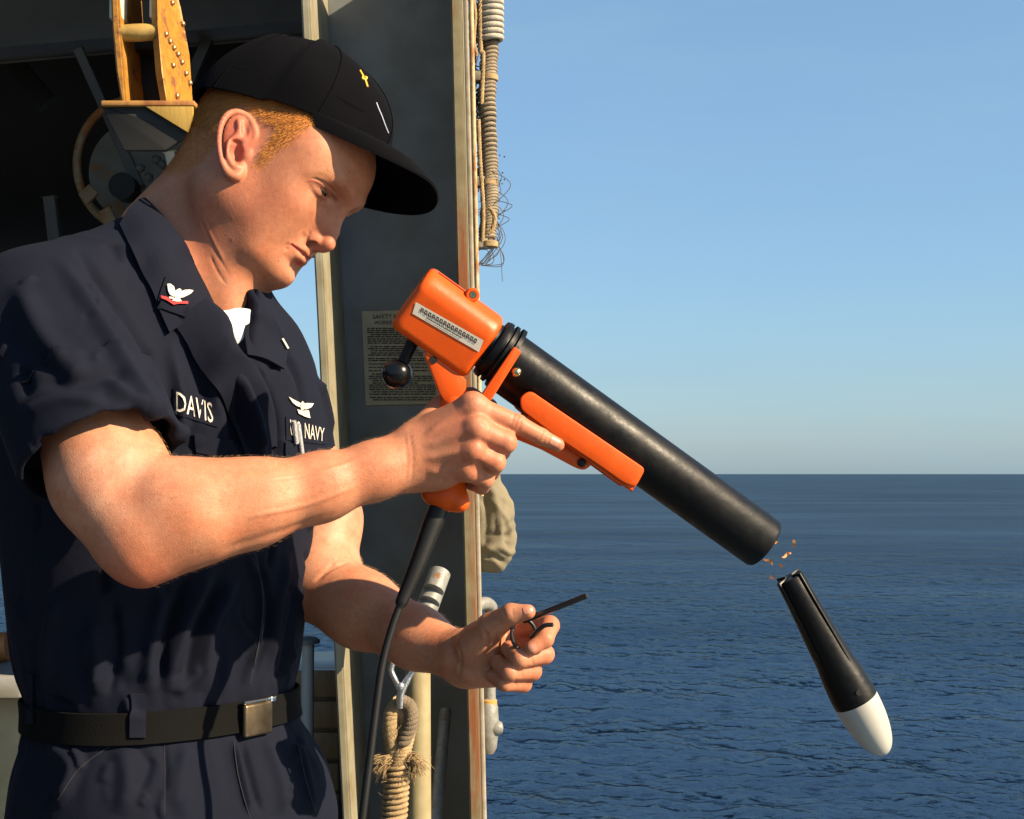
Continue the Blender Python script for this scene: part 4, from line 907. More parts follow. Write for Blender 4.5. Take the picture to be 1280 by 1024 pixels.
# --- left arm (far), hand holding the pin
S.chain([SL, P(388, 610, 1.755), P(401, 650, 1.74), P(404, 712, 1.715)], [.044, .046, .0470, .042], .02)
S.chain([P(402, 733, 1.70), P(452, 762, 1.665), P(520, 797, 1.605), P(574, 822, 1.557)], [.0455, .0410, .0310, .0262], .025)
S.add(Ell(P(578, 823, 1.552), (.022, .020, .030)), .012)
mc2 = [P(652, 787, 1.545), P(650, 808, 1.548), P(644, 829, 1.548), P(634, 846, 1.543)]
cr2 = [P(592, 808, 1.548), P(592, 818, 1.550), P(590, 828, 1.550), P(590, 838, 1.546)]
for i in range(4): S.add(Cone(cr2[i], mc2[i], .0180, (.0130, .0130, .0120, .0110)[i]), .012)
S.add(Ell(P(606, 838, 1.528), (.026, .013, .016), None), .014)
S.add(Ell(P(603, 806, 1.522), (.024, .014, .022)), .012)
S.chain([P(594, 806, 1.525), P(614, 784, 1.503), P(639, 768, 1.484), P(660, 765, 1.478)], [.0195, .0150, .0108, .0078], .010, .004)
S.chain([mc2[0], P(687, 782, 1.508), P(681, 799, 1.485), P(665, 810, 1.479)], [.0120, .0102, .0092, .0076], .006, .003)
S.chain([mc2[1], P(680, 818, 1.508), P(650, 824, 1.484), P(636, 811, 1.502)], [.0122, .0106, .0096, .0085], .005, .003)
S.chain([mc2[2], P(665, 839, 1.508), P(637, 841, 1.486), P(622, 828, 1.506)], [.0115, .0100, .0090, .0080], .004, .003)
S.chain([mc2[3], P(654, 855, 1.512), P(631, 855, 1.492), P(615, 845, 1.510)], [.0105, .0088, .0080, .0072], .004, .003)
SKV, SKQ = S.mesh(.0014)

# --- coveralls
TF = np.array([.743, -.669, 0]); TL = np.array([.669, .743, 0])
ROWS = [(.74, -.385, 1.645, .170, .140), (.85, -.383, 1.645, .186, .150), (.906, -.382, 1.642, .190, .152), (.965, -.386, 1.642, .180, .142), (1.005, -.394, 1.642, .160, .126),
        (1.020, -.398, 1.642, .152, .119), (1.048, -.398, 1.642, .151, .118), (1.062, -.400, 1.642, .158, .124), (1.11, -.402, 1.642, .168, .130), (1.20, -.402, 1.645, .180, .136), (1.30, -.404, 1.645, .190, .144),
        (1.37, -.404, 1.643, .194, .146), (1.43, -.396, 1.640, .180, .130), (1.48, -.388, 1.636, .150, .104), (1.52, -.385, 1.630, .10, .070)]
RZ = np.linspace(ROWS[0][0], ROWS[-1][0], 90); _R = np.array(ROWS)
def _pch(x):                                                  # smooth monotone-ish interpolation of the sections
    y = np.interp(RZ, _R[:, 0], x); k = np.array([1, 2, 3, 2, 1.]) / 9; yy = np.convolve(np.pad(y, 2, 'edge'), k, 'valid'); return yy
TORSO = Loft(np.stack([RZ] + [_pch(_R[:, i]) for i in range(1, 5)], 1), TL, TF, 2.35)
C = Sculpt()
C.add(TORSO, .01)
C.add(Cone(P(232, 322, 1.650), P(46, 402, 1.480), .070, .066), .06)
C.add(Cone(P(250, 368, 1.670), P(344, 500, 1.79), .055, .054), .03)
C.add(Ell(P(230, 455, 1.60), (.10, .09, .12)), .05)
axr = nrm(P(160, 662, 1.362) - P(75, 430, 1.45)); axl = nrm(P(404, 712, 1.715) - P(378, 468, 1.795))
hem_r = P(126, 571, 1.382); hem_l = P(388, 612, 1.752); BB = np.array([1., 1, 1])
rs = [P(52, 408, 1.470), P(98, 500, 1.415), P(124, 566, 1.384)]
hr = Half(hem_r, axr, hem_r - BB, hem_r + BB); hl_ = Half(hem_l, axl, hem_l - BB, hem_l + BB)
C.add(Cone(rs[0], rs[1], .072, .0735), .05)
C.add(Inter(Cone(rs[1], rs[2] + axr * .04, .0735, .075), hr), .01)
C.add(Inter(Cone(rs[2] - axr * .070, rs[2] + axr * .05, .0815, .0785), Half(rs[2] - axr * .068, -axr, hem_r - BB, hem_r + BB), hr), .003)      # rolled cuff
ls = [P(346, 502, 1.79), P(360, 550, 1.775), P(382, 604, 1.755)]
C.add(Cone(ls[0], ls[1], .052, .053), .03)
C.add(Inter(Cone(ls[1], ls[2] + axl * .05, .053, .056), hl_), .01)
C.sub(Inter(Cone(hem_r - axr * .035, hem_r + axr * .05, .0725, .0745), Half(hem_r - axr * .03, -axr, hem_r - BB, hem_r + BB)), .002)
C.sub(Inter(Cone(hem_l - axl * .035, hem_l + axl * .05, .050, .052), Half(hem_l - axl * .03, -axl, hem_l - BB, hem_l + BB)), .002)
# legs
for sgn, kx in ((-1, .0), (1, .0)):
    q = np.array([-.378, 1.645, 0]) + TL * sgn * .095
    C.chain([q + [0, 0, .80], q + TF * .012 + [0, 0, .46], q + [0, 0, .09]], [.108, .088, .078], .03, .02)
# neck opening
C.sub(Cone(P(246, 345, 1.640), P(262, 300, 1.630), .064, .070), .01)
C.sub(Cone(P(264, 352, 1.555), P(290, 412, 1.520), .048, .032), .01)
C.sub(Cone(P(290, 412, 1.520), P(304, 452, 1.505), .032, .010), .006)
C.sub(Cone(P(304, 452, 1.505), P(322, 505, 1.490), .010, .004), .006)
CV, CQ = C.mesh(.0026)
# ------------------------------------------------------------------ sculpt the cloth: folds and creases
def relax(V, Q, it=2, lam=.5):
    n = len(V)
    for _ in range(it):
        A = np.zeros_like(V); c = np.zeros(n)
        for i in range(4):
            for j in ((i + 1) % 4, (i - 1) % 4):
                A += np.stack([np.bincount(Q[:, i], V[Q[:, j], k], n) for k in range(3)], 1); c += np.bincount(Q[:, i], minlength=n)
        V = V + lam * (A / np.maximum(c, 1)[:, None] - V)
    return V
cb = bvh_of(CV, CQ); CN = tri_normals(CV, CQ)
FOLDS = [  # pixel line, width m, height m
    ([(70, 318), (120, 400), (165, 470), (203, 535)], .013, .007), ([(95, 310), (150, 385), (192, 455)], .010, -.006),
    ([(20, 350), (60, 430), (110, 470)], .016, .007), ([(0, 400), (50, 455), (95, 480)], .014, -.003),
    ([(130, 470), (165, 500), (208, 512)], .010, .005), ([(25, 520), (80, 500), (140, 505)], .010, .004),
    ([(120, 525), (160, 532), (212, 545)], .008, .005), ([(38, 560), (90, 535), (130, 528)], .008, -.004),
    ([(110, 545), (126, 520), (128, 500)], .010, -.003), ([(40, 480), (100, 478), (150, 470), (190, 478)], .009, -.0032),
    ([(212, 425), (222, 480), (226, 560)], .012, .007), ([(232, 420), (246, 470), (262, 520)], .010, -.005),
    ([(285, 455), (310, 510), (325, 575)], .014, .012), ([(268, 440), (290, 510), (300, 580)], .010, -.008),
    ([(330, 480), (345, 530), (348, 590)], .009, -.006), ([(310, 690), (322, 740), (320, 790), (304, 855)], .006, .006), ([(322, 690), (336, 745), (332, 800), (314, 860)], .005, -.005),
    ([(115, 770), (122, 820), (118, 868)], .010, .006), ([(140, 745), (146, 810), (135, 870)], .008, -.005),
    ([(205, 730), (190, 800), (180, 868)], .012, .007), ([(268, 705), (235, 770), (205, 865)], .012, .007), ([(238, 710), (212, 780), (196, 860)], .009, -.006),
    ([(296, 720), (262, 790), (250, 865)], .011, .007), ([(282, 715), (248, 780), (228, 862)], .008, -.005),
    ([(362, 690), (345, 760), (338, 840)], .010, .006), ([(376, 720), (362, 790), (352, 850)], .009, -.005), ([(75, 740), (62, 800), (60, 865)], .012, .006),
    ([(395, 470), (408, 520), (412, 560)], .010, .006), ([(340, 420), (372, 470), (385, 540)], .010, -.005),
    ([(60, 930), (90, 960), (70, 1010)], .012, .005), ([(290, 925), (300, 970), (312, 1020)], .006, .006), ([(302, 925), (314, 970), (328, 1020)], .005, -.004),
    ([(330, 925), (350, 980), (352, 1020)], .012, .005), ([(372, 930), (384, 980), (392, 1020)], .010, .005), ([(235, 930), (222, 980), (225, 1020)], .014, .004), ([(150, 930), (160, 980), (150, 1020)], .014, .004),
    ([(205, 925), (207, 970), (205, 1020)], .003, -.002),
]
for px, w, a in FOLDS: CV = stroke(CV, CN, cb, px, w * .7, a * 1.6)
# smaller wrinkles
for i in range(150):
    u0 = RNG.uniform(10, 400); v0 = RNG.uniform(300, 1010); an = RNG.normal(1.45, .45); l = RNG.uniform(18, 55)
    CV = stroke(CV, CN, cb, [(u0, v0), (u0 + l * .5 * math.cos(an) + RNG.normal(0, 4), v0 + l * .5 * math.sin(an)), (u0 + l * math.cos(an), v0 + l * math.sin(an))], RNG.uniform(.0035, .008), RNG.normal(0, .0042))
# gathered pleats above and below the belt
zz = CV[:, 2]; ang = np.arctan2(CV[:, 1] - 1.642, CV[:, 0] + .394)
g = np.exp(-((zz - 1.085) / .035) ** 2) + .6 * np.exp(-((zz - .985) / .03) ** 2)
CV = CV + CN * (g * (.0010 * np.sin(ang * 23 + 2 * np.sin(ang * 7)) + .0006 * np.sin(ang * 41 + 3 * np.sin(ang * 5))) * (np.abs(zz - 1.034) > .018))[:, None]
CV = relax(CV, CQ, 1, .4)
cb = bvh_of(CV, CQ); CN = tri_normals(CV, CQ)
# ------------------------------------------------------------------ sculpt the skin: wrinkles, tendons, veins
sb = bvh_of(SKV, SKQ); SN = tri_normals(SKV, SKQ)
def sk(px, w, a, t=True):
    global SKV
    SKV = stroke(SKV, SN, sb, px, w, a, t)
# face
sk([(387, 291), (384, 300), (386, 309)], .0016, -.0016); sk([(388, 289), (386, 294)], .0014, -.0008)
sk([(383, 292), (374, 300), (367, 306)], .004, -.0012); sk([(384, 226), (394, 224), (408, 231), (420, 242)], .0016, -.0014)
sk([(386, 236), (396, 247), (408, 256)], .0022, -.0010); sk([(362, 304), (358, 308), (359, 314)], .0025, -.0012)
sk([(354, 318), (362, 328), (364, 337)], .004, -.0008)
# neck folds
sk([(248, 270), (262, 300), (278, 330), (290, 350)], .0016, -.0005); sk([(252, 268), (266, 300), (282, 330)], .002, .0005); sk([(262, 318), (272, 340), (284, 358)], .0014, -.0008)
# near hand: tendons, knuckle creases
for q in ([(530, 545), (560, 524), (586, 508)], [(528, 560), (560, 548), (588, 537)], [(528, 575), (560, 568), (584, 564)], [(532, 590), (556, 590), (576, 587)]): sk(q, .0042, .0013)
for (u, v) in ((646, 527), (650, 531), (642, 522)): sk([(u - 3, v + 9), (u + 3, v - 9)], .0014, -.0008)
for (u, v) in ((677, 544), (681, 548)): sk([(u - 3, v + 8), (u + 3, v - 8)], .0012, -.0006)
sk([(598, 522), (606, 528), (612, 536)], .003, -.0012); sk([(598, 550), (606, 556), (612, 566)], .003, -.0014); sk([(592, 575), (600, 580), (606, 588)], .003, -.0012)
for x in (505, 512): sk([(x, 540), (x + 4, 572), (x + 2, 604)], .0020, -.0005)
# near forearm: muscle lines
sk([(240, 640), (320, 622), (420, 596)], .012, -.0022); sk([(270, 690), (350, 665), (420, 640)], .006, -.0014)
sk([(300, 648), (380, 632), (450, 606)], .0025, .0010); sk([(330, 600), (400, 590), (470, 566)], .002, .0008)
# far arm and hand
sk([(392, 728), (412, 712), (436, 702)], .0030, -.0022); sk([(400, 720), (418, 704)], .002, -.0012)
sk([(602, 783), (610, 800), (608, 818)], .0025, -.0012); sk([(620, 790), (618, 805), (606, 826)], .003, -.0018); sk([(628, 762), (632, 772)], .0014, -.0009); sk([(640, 759), (642, 772)], .0012, -.0006)
sk([(568, 796), (576, 822), (572, 850)], .0025, -.0012)
for (u, v) in ((664, 825), (651, 841), (644, 855)): sk([(u, v - 7), (u + 2, v + 7)], .0014, -.0007)
SKV = relax(SKV, SKQ, 1, .3); SN = tri_normals(SKV, SKQ); sb = bvh_of(SKV, SKQ)

# ------------------------------------------------------------------ skin material and painted tints
def proj_px(X):
    d = X - CAM; c, s = math.cos(PITCH), math.sin(PITCH); fw = d[:, 1] * c + d[:, 2] * s; up = -d[:, 1] * s + d[:, 2] * c
    return 640 + FPX * d[:, 0] / fw, 512 - FPX * up / fw
tint = np.tile(np.array([.450, .196, .108]), (len(SKV), 1))
def paint(center, rad, col, amt, power=2.):
    global tint
    d = np.linalg.norm((SKV - np.asarray(center)) / np.asarray(rad), axis=1); w = np.exp(-d ** power) * amt
    tint = tint * (1 - w[:, None]) + np.array(col) * w[:, None]
RED = (.44, .125, .070)
for s in (-1, 1):
    paint(H(.06, s * .048, -.012), .026, RED, .62); paint(H(-.015, s * .088, .012), .034, (.46, .115, .075), .85, 4); paint(H(.03, s * .06, -.03), .034, RED, .5)
    paint(H(.085, s * .034, .014), .012, (.40, .13, .085), .5); paint(H(.080, s * .04, .036), (.02, .02, .02), (.44, .19, .10), .3)
paint(H(.106, 0, -.022), .018, RED, .7); paint(H(.08, 0, .075), .05, (.42, .16, .085), .35)
for m in mcp + mc2: paint(m, .016, RED, .65)
for q in (P(632, 553, 1.40), P(620, 578, 1.40), P(606, 599, 1.41), P(648, 530, 1.41), P(690, 780, 1.5), P(682, 818, 1.5), P(667, 839, 1.5), P(656, 855, 1.5)): paint(q, .012, RED, .55)
for q in (P(664, 811, 1.474), P(662, 764, 1.472), P(699, 556, 1.43)): paint(q, .008, (.48, .15, .095), .6)
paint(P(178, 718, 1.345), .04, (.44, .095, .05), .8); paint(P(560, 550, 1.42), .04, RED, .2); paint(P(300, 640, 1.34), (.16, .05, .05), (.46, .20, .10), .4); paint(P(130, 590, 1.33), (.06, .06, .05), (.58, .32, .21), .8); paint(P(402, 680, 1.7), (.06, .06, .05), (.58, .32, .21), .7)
paint(H(.0, -.05, -.08), (.05, .05, .05), RED, .55)
# lips
hlv = Hloc(SKV)
lipd = np.full(len(SKV), 9.); near = (np.abs(hlv[:, 1]) < .035) & (hlv[:, 0] > .07) & (hlv[:, 2] > -.07) & (hlv[:, 2] < -.03)
for s in (-1, 1):
    up = np.array([(.0845, s * .0262, -.0468), (.0915, s * .009, -.0438), (.0935, 0, -.0448)]); lo = np.array([(.0840, s * .0250, -.0482), (.0885, s * .009, -.0528), (.0898, 0, -.0532)])
    d1, p1 = seg_dist(hlv[near], up); d2, p2 = seg_dist(hlv[near], lo)
    lipd[near] = np.minimum(lipd[near], np.minimum(d1 / (.0026 + .0024 * p1), d2 / (.0030 + .0042 * p2)))
w = np.clip((1.25 - lipd) / .4, 0, 1)[:, None] * .95; tint = tint * (1 - w) + np.array([.40, .060, .052]) * w
# lash lines
for line, w_, am in (([(385, 227), (392, 227), (402, 232), (412, 240), (420, 250)], .0019, .92), ([(388, 231), (394, 240), (401, 247), (408, 252)], .0015, .6)):
    pts = np.array([q for q in (hit(sb, *p)[0] for p in spline(line, 24)) if q is not None]); d_, p_ = seg_dist(SKV, pts); w = np.exp(-(d_ / w_) ** 2)[:, None] * am; tint = tint * (1 - w) + np.array([.16, .045, .025]) * w
pts = np.array([q for q in (hit(sb, *p)[0] for p in spline([(383, 219), (398, 217), (414, 226), (430, 240)], 24)) if q is not None]); d_, p_ = seg_dist(SKV, pts); w = np.exp(-(d_ / .0032) ** 2)[:, None] * .5; tint = tint * (1 - w) + np.array([.24, .085, .03]) * w      # brow
# moles
for (u, v, r) in ((348, 326, .0016), (289, 300, .0022), (290, 273, .0014), (437, 214, .0014), (274, 258, .0014)):
    q = hit(sb, u, v)[0]
    if q is not None: paint(q, r, (.22, .08, .04), .75, 4); SKV = stroke(SKV, SN, sb, [(u, v)], r * 1.2, r * .12)
# scalp under the hair
HAIRPOLY = np.array([(.056, .100), (.054, .075), (.050, .056), (.046, .040), (.038, .030), (.037, .012), (.031, -.002), (.018, -.001), (.010, .030), (-.004, .050), (-.030, .053), (-.040, .036), (-.034, .004), (-.040, -.020), (-.058, -.040), (-.085, -.052), (-.15, -.045), (-.15, .14), (.02, .14)])
def inpoly(x, y, poly):
    r = np.zeros(len(x), bool); j = len(poly) - 1
    for i in range(len(poly)):
        xi, yi = poly[i]; xj, yj = poly[j]; c = ((yi > y) != (yj > y)) & (x < (xj - xi) * (y - yi) / (yj - yi + 1e-12) + xi); r ^= c; j = i
    return r
on_head = (np.abs(hlv[:, 1]) < .1) & (hlv[:, 0] > -.13) & (hlv[:, 0] < .13) & (hlv[:, 2] > -.07) & (hlv[:, 2] < .16)
earz = (np.abs(hlv[:, 1]) > .0765) & (hlv[:, 0] < .022) & (hlv[:, 0] > -.045) & (hlv[:, 2] > -.03) & (hlv[:, 2] < .052)
hairm = on_head & inpoly(hlv[:, 0], hlv[:, 2], HAIRPOLY) & ~earz & (np.abs(hlv[:, 1]) > .0)
tint[hairm] = tint[hairm] * .35 + np.array([.42, .165, .042]) * .65

m = M_skin; m.use_nodes = True; nt = m.node_tree; b = nt.nodes['Principled BSDF']; L = nt.links.new
at = nt.nodes.new('ShaderNodeAttribute'); at.attribute_name = 'tint'; tc = nt.nodes.new('ShaderNodeTexCoord')
n1 = nt.nodes.new('ShaderNodeTexNoise'); n1.inputs['Scale'].default_value = 38; n1.inputs['Detail'].default_value = 5; L(tc.outputs['Object'], n1.inputs[0])
r1 = nt.nodes.new('ShaderNodeMapRange'); r1.inputs[1].default_value = .35; r1.inputs[2].default_value = .7; r1.inputs[3].default_value = 0; r1.inputs[4].default_value = .6; L(n1.outputs[0], r1.inputs[0])
x1 = nt.nodes.new('ShaderNodeMix'); x1.data_type = 'RGBA'; L(r1.outputs[0], x1.inputs[0]); L(at.outputs['Color'], x1.inputs[6]); x1.inputs[7].default_value = (.36, .110, .050, 1)
v = nt.nodes.new('ShaderNodeTexVoronoi'); v.inputs['Scale'].default_value = 210; L(tc.outputs['Object'], v.inputs[0])
n2 = nt.nodes.new('ShaderNodeTexNoise'); n2.inputs['Scale'].default_value = 60; L(tc.outputs['Object'], n2.inputs[0])
r2 = nt.nodes.new('ShaderNodeMapRange'); r2.inputs[1].default_value = .10; r2.inputs[2].default_value = .26; r2.inputs[3].default_value = 1; r2.inputs[4].default_value = 0; L(v.outputs['Distance'], r2.inputs[0])
r3 = nt.nodes.new('ShaderNodeMapRange'); r3.inputs[1].default_value = .40; r3.inputs[2].default_value = .56; L(n2.outputs[0], r3.inputs[0])
mm = nt.nodes.new('ShaderNodeMath'); mm.operation = 'MULTIPLY'; L(r2.outputs[0], mm.inputs[0]); L(r3.outputs[0], mm.inputs[1])
m2 = nt.nodes.new('ShaderNodeMath'); m2.operation = 'MULTIPLY'; L(mm.outputs[0], m2.inputs[0]); m2.inputs[1].default_value = .8
x2 = nt.nodes.new('ShaderNodeMix'); x2.data_type = 'RGBA'; L(m2.outputs[0], x2.inputs[0]); L(x1.outputs[2], x2.inputs[6]); x2.inputs[7].default_value = (.34, .13, .06, 1)
n5 = nt.nodes.new('ShaderNodeTexNoise'); n5.inputs['Scale'].default_value = 170; n5.inputs['Detail'].default_value = 6; n5.inputs['Roughness'].default_value = .7; L(tc.outputs['Object'], n5.inputs[0])
r5 = nt.nodes.new('ShaderNodeMapRange'); r5.inputs[1].default_value = .3; r5.inputs[2].default_value = .7; r5.inputs[3].default_value = .86; r5.inputs[4].default_value = 1.13; L(n5.outputs[0], r5.inputs[0])
c5 = nt.nodes.new('ShaderNodeCombineColor'); [L(r5.outputs[0], c5.inputs[i]) for i in range(3)]
x5 = nt.nodes.new('ShaderNodeMix'); x5.data_type = 'RGBA'; x5.blend_type = 'MULTIPLY'; x5.inputs[0].default_value = 1; L(x2.outputs[2], x5.inputs[6]); L(c5.outputs[0], x5.inputs[7])
L(x5.outputs[2], b.inputs['Base Color']); b.inputs['Roughness'].default_value = .5; b.inputs['Specular IOR Level'].default_value = .28
b.subsurface_method = 'RANDOM_WALK'
b.inputs['Subsurface Weight'].default_value = .14; b.inputs['Subsurface Radius'].default_value = (1., .32, .16); b.inputs['Subsurface Scale'].default_value = .006
v2 = nt.nodes.new('ShaderNodeTexVoronoi'); v2.inputs['Scale'].default_value = 900; L(tc.outputs['Object'], v2.inputs[0])
n3 = nt.nodes.new('ShaderNodeTexNoise'); n3.inputs['Scale'].default_value = 260; n3.inputs['Detail'].default_value = 4; L(tc.outputs['Object'], n3.inputs[0])
ad = nt.nodes.new('ShaderNodeMath'); ad.operation = 'ADD'; L(v2.outputs['Distance'], ad.inputs[0]); L(n3.outputs[0], ad.inputs[1])
bp = nt.nodes.new('ShaderNodeBump'); bp.inputs['Strength'].default_value = .28; bp.inputs['Distance'].default_value = .0006; L(ad.outputs[0], bp.inputs['Height']); L(bp.outputs[0], b.inputs['Normal'])

BASE = np.array([-.38, 1.645, 0.])
person = mesh_obj('person', SKV, SKQ, M_skin, org=BASE)
tag(person, 'young man in navy coveralls and dark ball cap aiming an orange launcher', 'person')
ca = person.data.color_attributes.new('tint', 'FLOAT_COLOR', 'POINT'); ca.data.foreach_set('color', np.c_[tint * .86, np.ones(len(tint))].astype(np.float32).ravel())

# cloth material: fine twill weave over navy cotton
m = M_cloth; m.use_nodes = True; nt = m.node_tree; b = nt.nodes['Principled BSDF']; L = nt.links.new
tc = nt.nodes.new('ShaderNodeTexCoord'); n1 = nt.nodes.new('ShaderNodeTexNoise'); n1.inputs['Scale'].default_value = 14; n1.inputs['Detail'].default_value = 7; L(tc.outputs['Object'], n1.inputs[0])
x = nt.nodes.new('ShaderNodeMix'); x.data_type = 'RGBA'; L(n1.outputs[0], x.inputs[0]); x.inputs[6].default_value = (.0018, .0028, .0078, 1); x.inputs[7].default_value = (.0036, .0054, .0138, 1)
L(x.outputs[2], b.inputs['Base Color']); b.inputs['Roughness'].default_value = .85; b.inputs['Specular IOR Level'].default_value = .15
b.inputs['Sheen Weight'].default_value = .012; b.inputs['Sheen Tint'].default_value = (.5, .55, .8, 1)
wv = nt.nodes.new('ShaderNodeTexWave'); wv.inputs['Scale'].default_value = 330; wv.bands_direction = 'DIAGONAL'; wv.inputs['Distortion'].default_value = 3.0; L(tc.outputs['Object'], wv.inputs[0])
n2 = nt.nodes.new('ShaderNodeTexNoise'); n2.inputs['Scale'].default_value = 90; n2.inputs['Detail'].default_value = 6; L(tc.outputs['Object'], n2.inputs[0])
ad = nt.nodes.new('ShaderNodeMath'); ad.operation = 'MULTIPLY_ADD'; L(n2.outputs[0], ad.inputs[0]); ad.inputs[1].default_value = 5.; L(wv.outputs['Fac'], ad.inputs[2])
bp = nt.nodes.new('ShaderNodeBump'); bp.inputs['Strength'].default_value = .35; bp.inputs['Distance'].default_value = .0008; L(ad.outputs[0], bp.inputs['Height']); L(bp.outputs[0], b.inputs['Normal'])
coverall = mesh_obj('coverall', CV, CQ, M_cloth, person)
coverall['label'] = 'navy blue short sleeved cotton coveralls with rolled cuffs'
# ------------------------------------------------------------------ eyes
M_eye = mat('eye_white', (.40, .33, .28), .2); M_iris = mat('iris', (.05, .07, .075), .25); M_pupil = mat('pupil', (.005, .005, .006), .1)
for s in (-1, 1):
    ec = H(.0745, s * .0350, .0240); g = nrm(HR @ np.array([.80, s * -.10, -.42]))
    V, F = lathe([(-.0137 * math.cos(a), .0137 * math.sin(a)) for a in np.linspace(.01, math.pi - .01, 28)], ec, g, 28)
    e = mesh_obj('eye', V, F, M_eye, person)
    V, F = lathe([(.0124, .0001), (.0124, .0062), (.0132, .0055), (.0138, .0030), (.0140, .0002)], ec, g, 24); mesh_obj('iris', V, F, M_iris, e)
    V, F = lathe([(.0138, .0001), (.0138, .0024), (.0142, .0022), (.0143, .0001)], ec, g, 16); mesh_obj('pupil', V, F, M_pupil, e)

# ------------------------------------------------------------------ hair: short strands
def hair_mat(name, c0, c1):
    m = mat(name, c0, .45); nt = m.node_tree; b = nt.nodes['Principled BSDF']
    at = nt.nodes.new('ShaderNodeAttribute'); at.attribute_name = 'shade'; x = nt.nodes.new('ShaderNodeMix'); x.data_type = 'RGBA'
    nt.links.new(at.outputs['Fac'], x.inputs[0]); x.inputs[6].default_value = (*c0, 1); x.inputs[7].default_value = (*c1, 1)
    nt.links.new(x.outputs[2], b.inputs['Base Color']); return m
def strands(name, roots, dirs, length, width, material, parent, curl=.25, label=None):
    n = len(roots); nrmv = dirs[1]; d = dirs[0]
    side = np.cross(d, nrmv); side /= np.linalg.norm(side, axis=1)[:, None] + 1e-12
    L = length[:, None]; w = width[:, None]
    p0 = roots - nrmv * .0008; p1 = roots + d * L * .45 + nrmv * L * curl * .6; p2 = roots + d * L + nrmv * L * curl * .75
    V = np.concatenate([p0 - side * w, p0 + side * w, p1 - side * w * .8, p1 + side * w * .8, p2, p1 + nrmv * w * .6], 0)
    i = np.arange(n)
    F = np.concatenate([np.stack([i, i + n, i + 3 * n, i + 2 * n], 1)]); T = np.stack([i + 2 * n, i + 3 * n, i + 4 * n, i + 5 * n], 1)
    o = mesh_obj(name, V, np.concatenate([F, T]), material, parent)
    a = o.data.attributes.new('shade', 'FLOAT', 'POINT'); a.data.foreach_set('value', np.tile(RNG.random(n), 6).astype(np.float32))
    o['kind'] = 'stuff'
    if label: o['label'] = label
    return o
M_hair = hair_mat('ginger_hair', (.36, .115, .016), (.72, .32, .07))
edge_d, _ = seg_dist(np.c_[hlv[:, [0, 2]], np.zeros(len(hlv))], np.c_[np.vstack([HAIRPOLY, HAIRPOLY[:1]]), np.zeros(len(HAIRPOLY) + 1)])
idx = np.flatnonzero(hairm & (hlv[:, 2] < .105) & (RNG.random(len(hlv)) < np.clip(edge_d / .011, .04, 1))); idx = RNG.choice(idx, min(36000, len(idx)), replace=False)
rt = SKV[idx] + RNG.normal(0, .0006, (len(idx), 3)); nn = SN[idx]; lf = hlv[idx]
dl = np.stack([np.where(lf[:, 0] > .012, -.12, -.20), np.zeros(len(idx)), np.full(len(idx), -.85)], 1) + RNG.normal(0, .22, (len(idx), 3))
dw = dl @ HR.T; dw -= nn * (dw * nn).sum(1)[:, None]; dw /= np.linalg.norm(dw, axis=1)[:, None]
ln = np.where(lf[:, 2] > .02, .013, .007) * RNG.uniform(.6, 1.3, len(idx)); ln = np.where((lf[:, 0] < -.03) & (lf[:, 2] < .0), .0045, ln)
strands('hair', rt, (dw, nn), ln, np.full(len(idx), .00017), M_hair, person, .22, 'short ginger hair cropped close above the ear')
# eyebrows and lashes
br = []
for s in (-1, 1):
    for q in range(110):
        t = RNG.random(); p = np.array([(.104, .012, .034), (.094, .036, .043), (.074, .053, .034)]); c = spline(p, 30)[int(t * 29)]
        br.append((c[0] + .004, s * c[1], c[2] + RNG.normal(0, .0022), s))
    
br = np.array(br); W = np.array([HP + HR @ b[:3] for b in br]); keep = []; R_ = []; N_ = []
for i, w_ in enumerate(W):
    c, n_, _, dist = sb.find_nearest(Vector(w_))
    if c is not None and dist < .012: keep.append(i); R_.append(c[:]); N_.append(n_[:])
R_ = np.array(R_); N_ = np.array(N_); sg = br[keep, 3]
dd = np.stack([np.full(len(sg), -.45), sg * .9, np.full(len(sg), .15)], 1) @ HR.T + RNG.normal(0, .15, (len(sg), 3)); dd -= N_ * (dd * N_).sum(1)[:, None]; dd /= np.linalg.norm(dd, axis=1)[:, None]
strands('eyebrow', R_, (dd, N_), RNG.uniform(.004, .008, len(sg)), np.full(len(sg), .00016), hair_mat('brow_hair', (.38, .17, .06), (.60, .32, .13)), person, .12)
lr = []; ldn = []
for s in (-1, 1):
    for t in np.linspace(-.7, 1.25, 46):
        lr.append(H(.0745 + .0152 * math.cos(t), s * (.0350 + .0171 * math.sin(t)), .0228 + .0024 * max(0, t) ** 2 + RNG.normal(0, .0002))); ldn.append(HR @ np.array([math.cos(t) * .8, s * math.sin(t) * .8, -.45 + RNG.normal(0, .1)]))
lr = np.array(lr); ldn = np.array(ldn); ldn /= np.linalg.norm(ldn, axis=1)[:, None]; un = np.tile(HR[:, 2], (len(lr), 1))
strands('eyelash', lr, (ldn, un), RNG.uniform(.006, .010, len(lr)), np.full(len(lr), .00028), mat('lash', (.06, .025, .01), .5), person, .05)
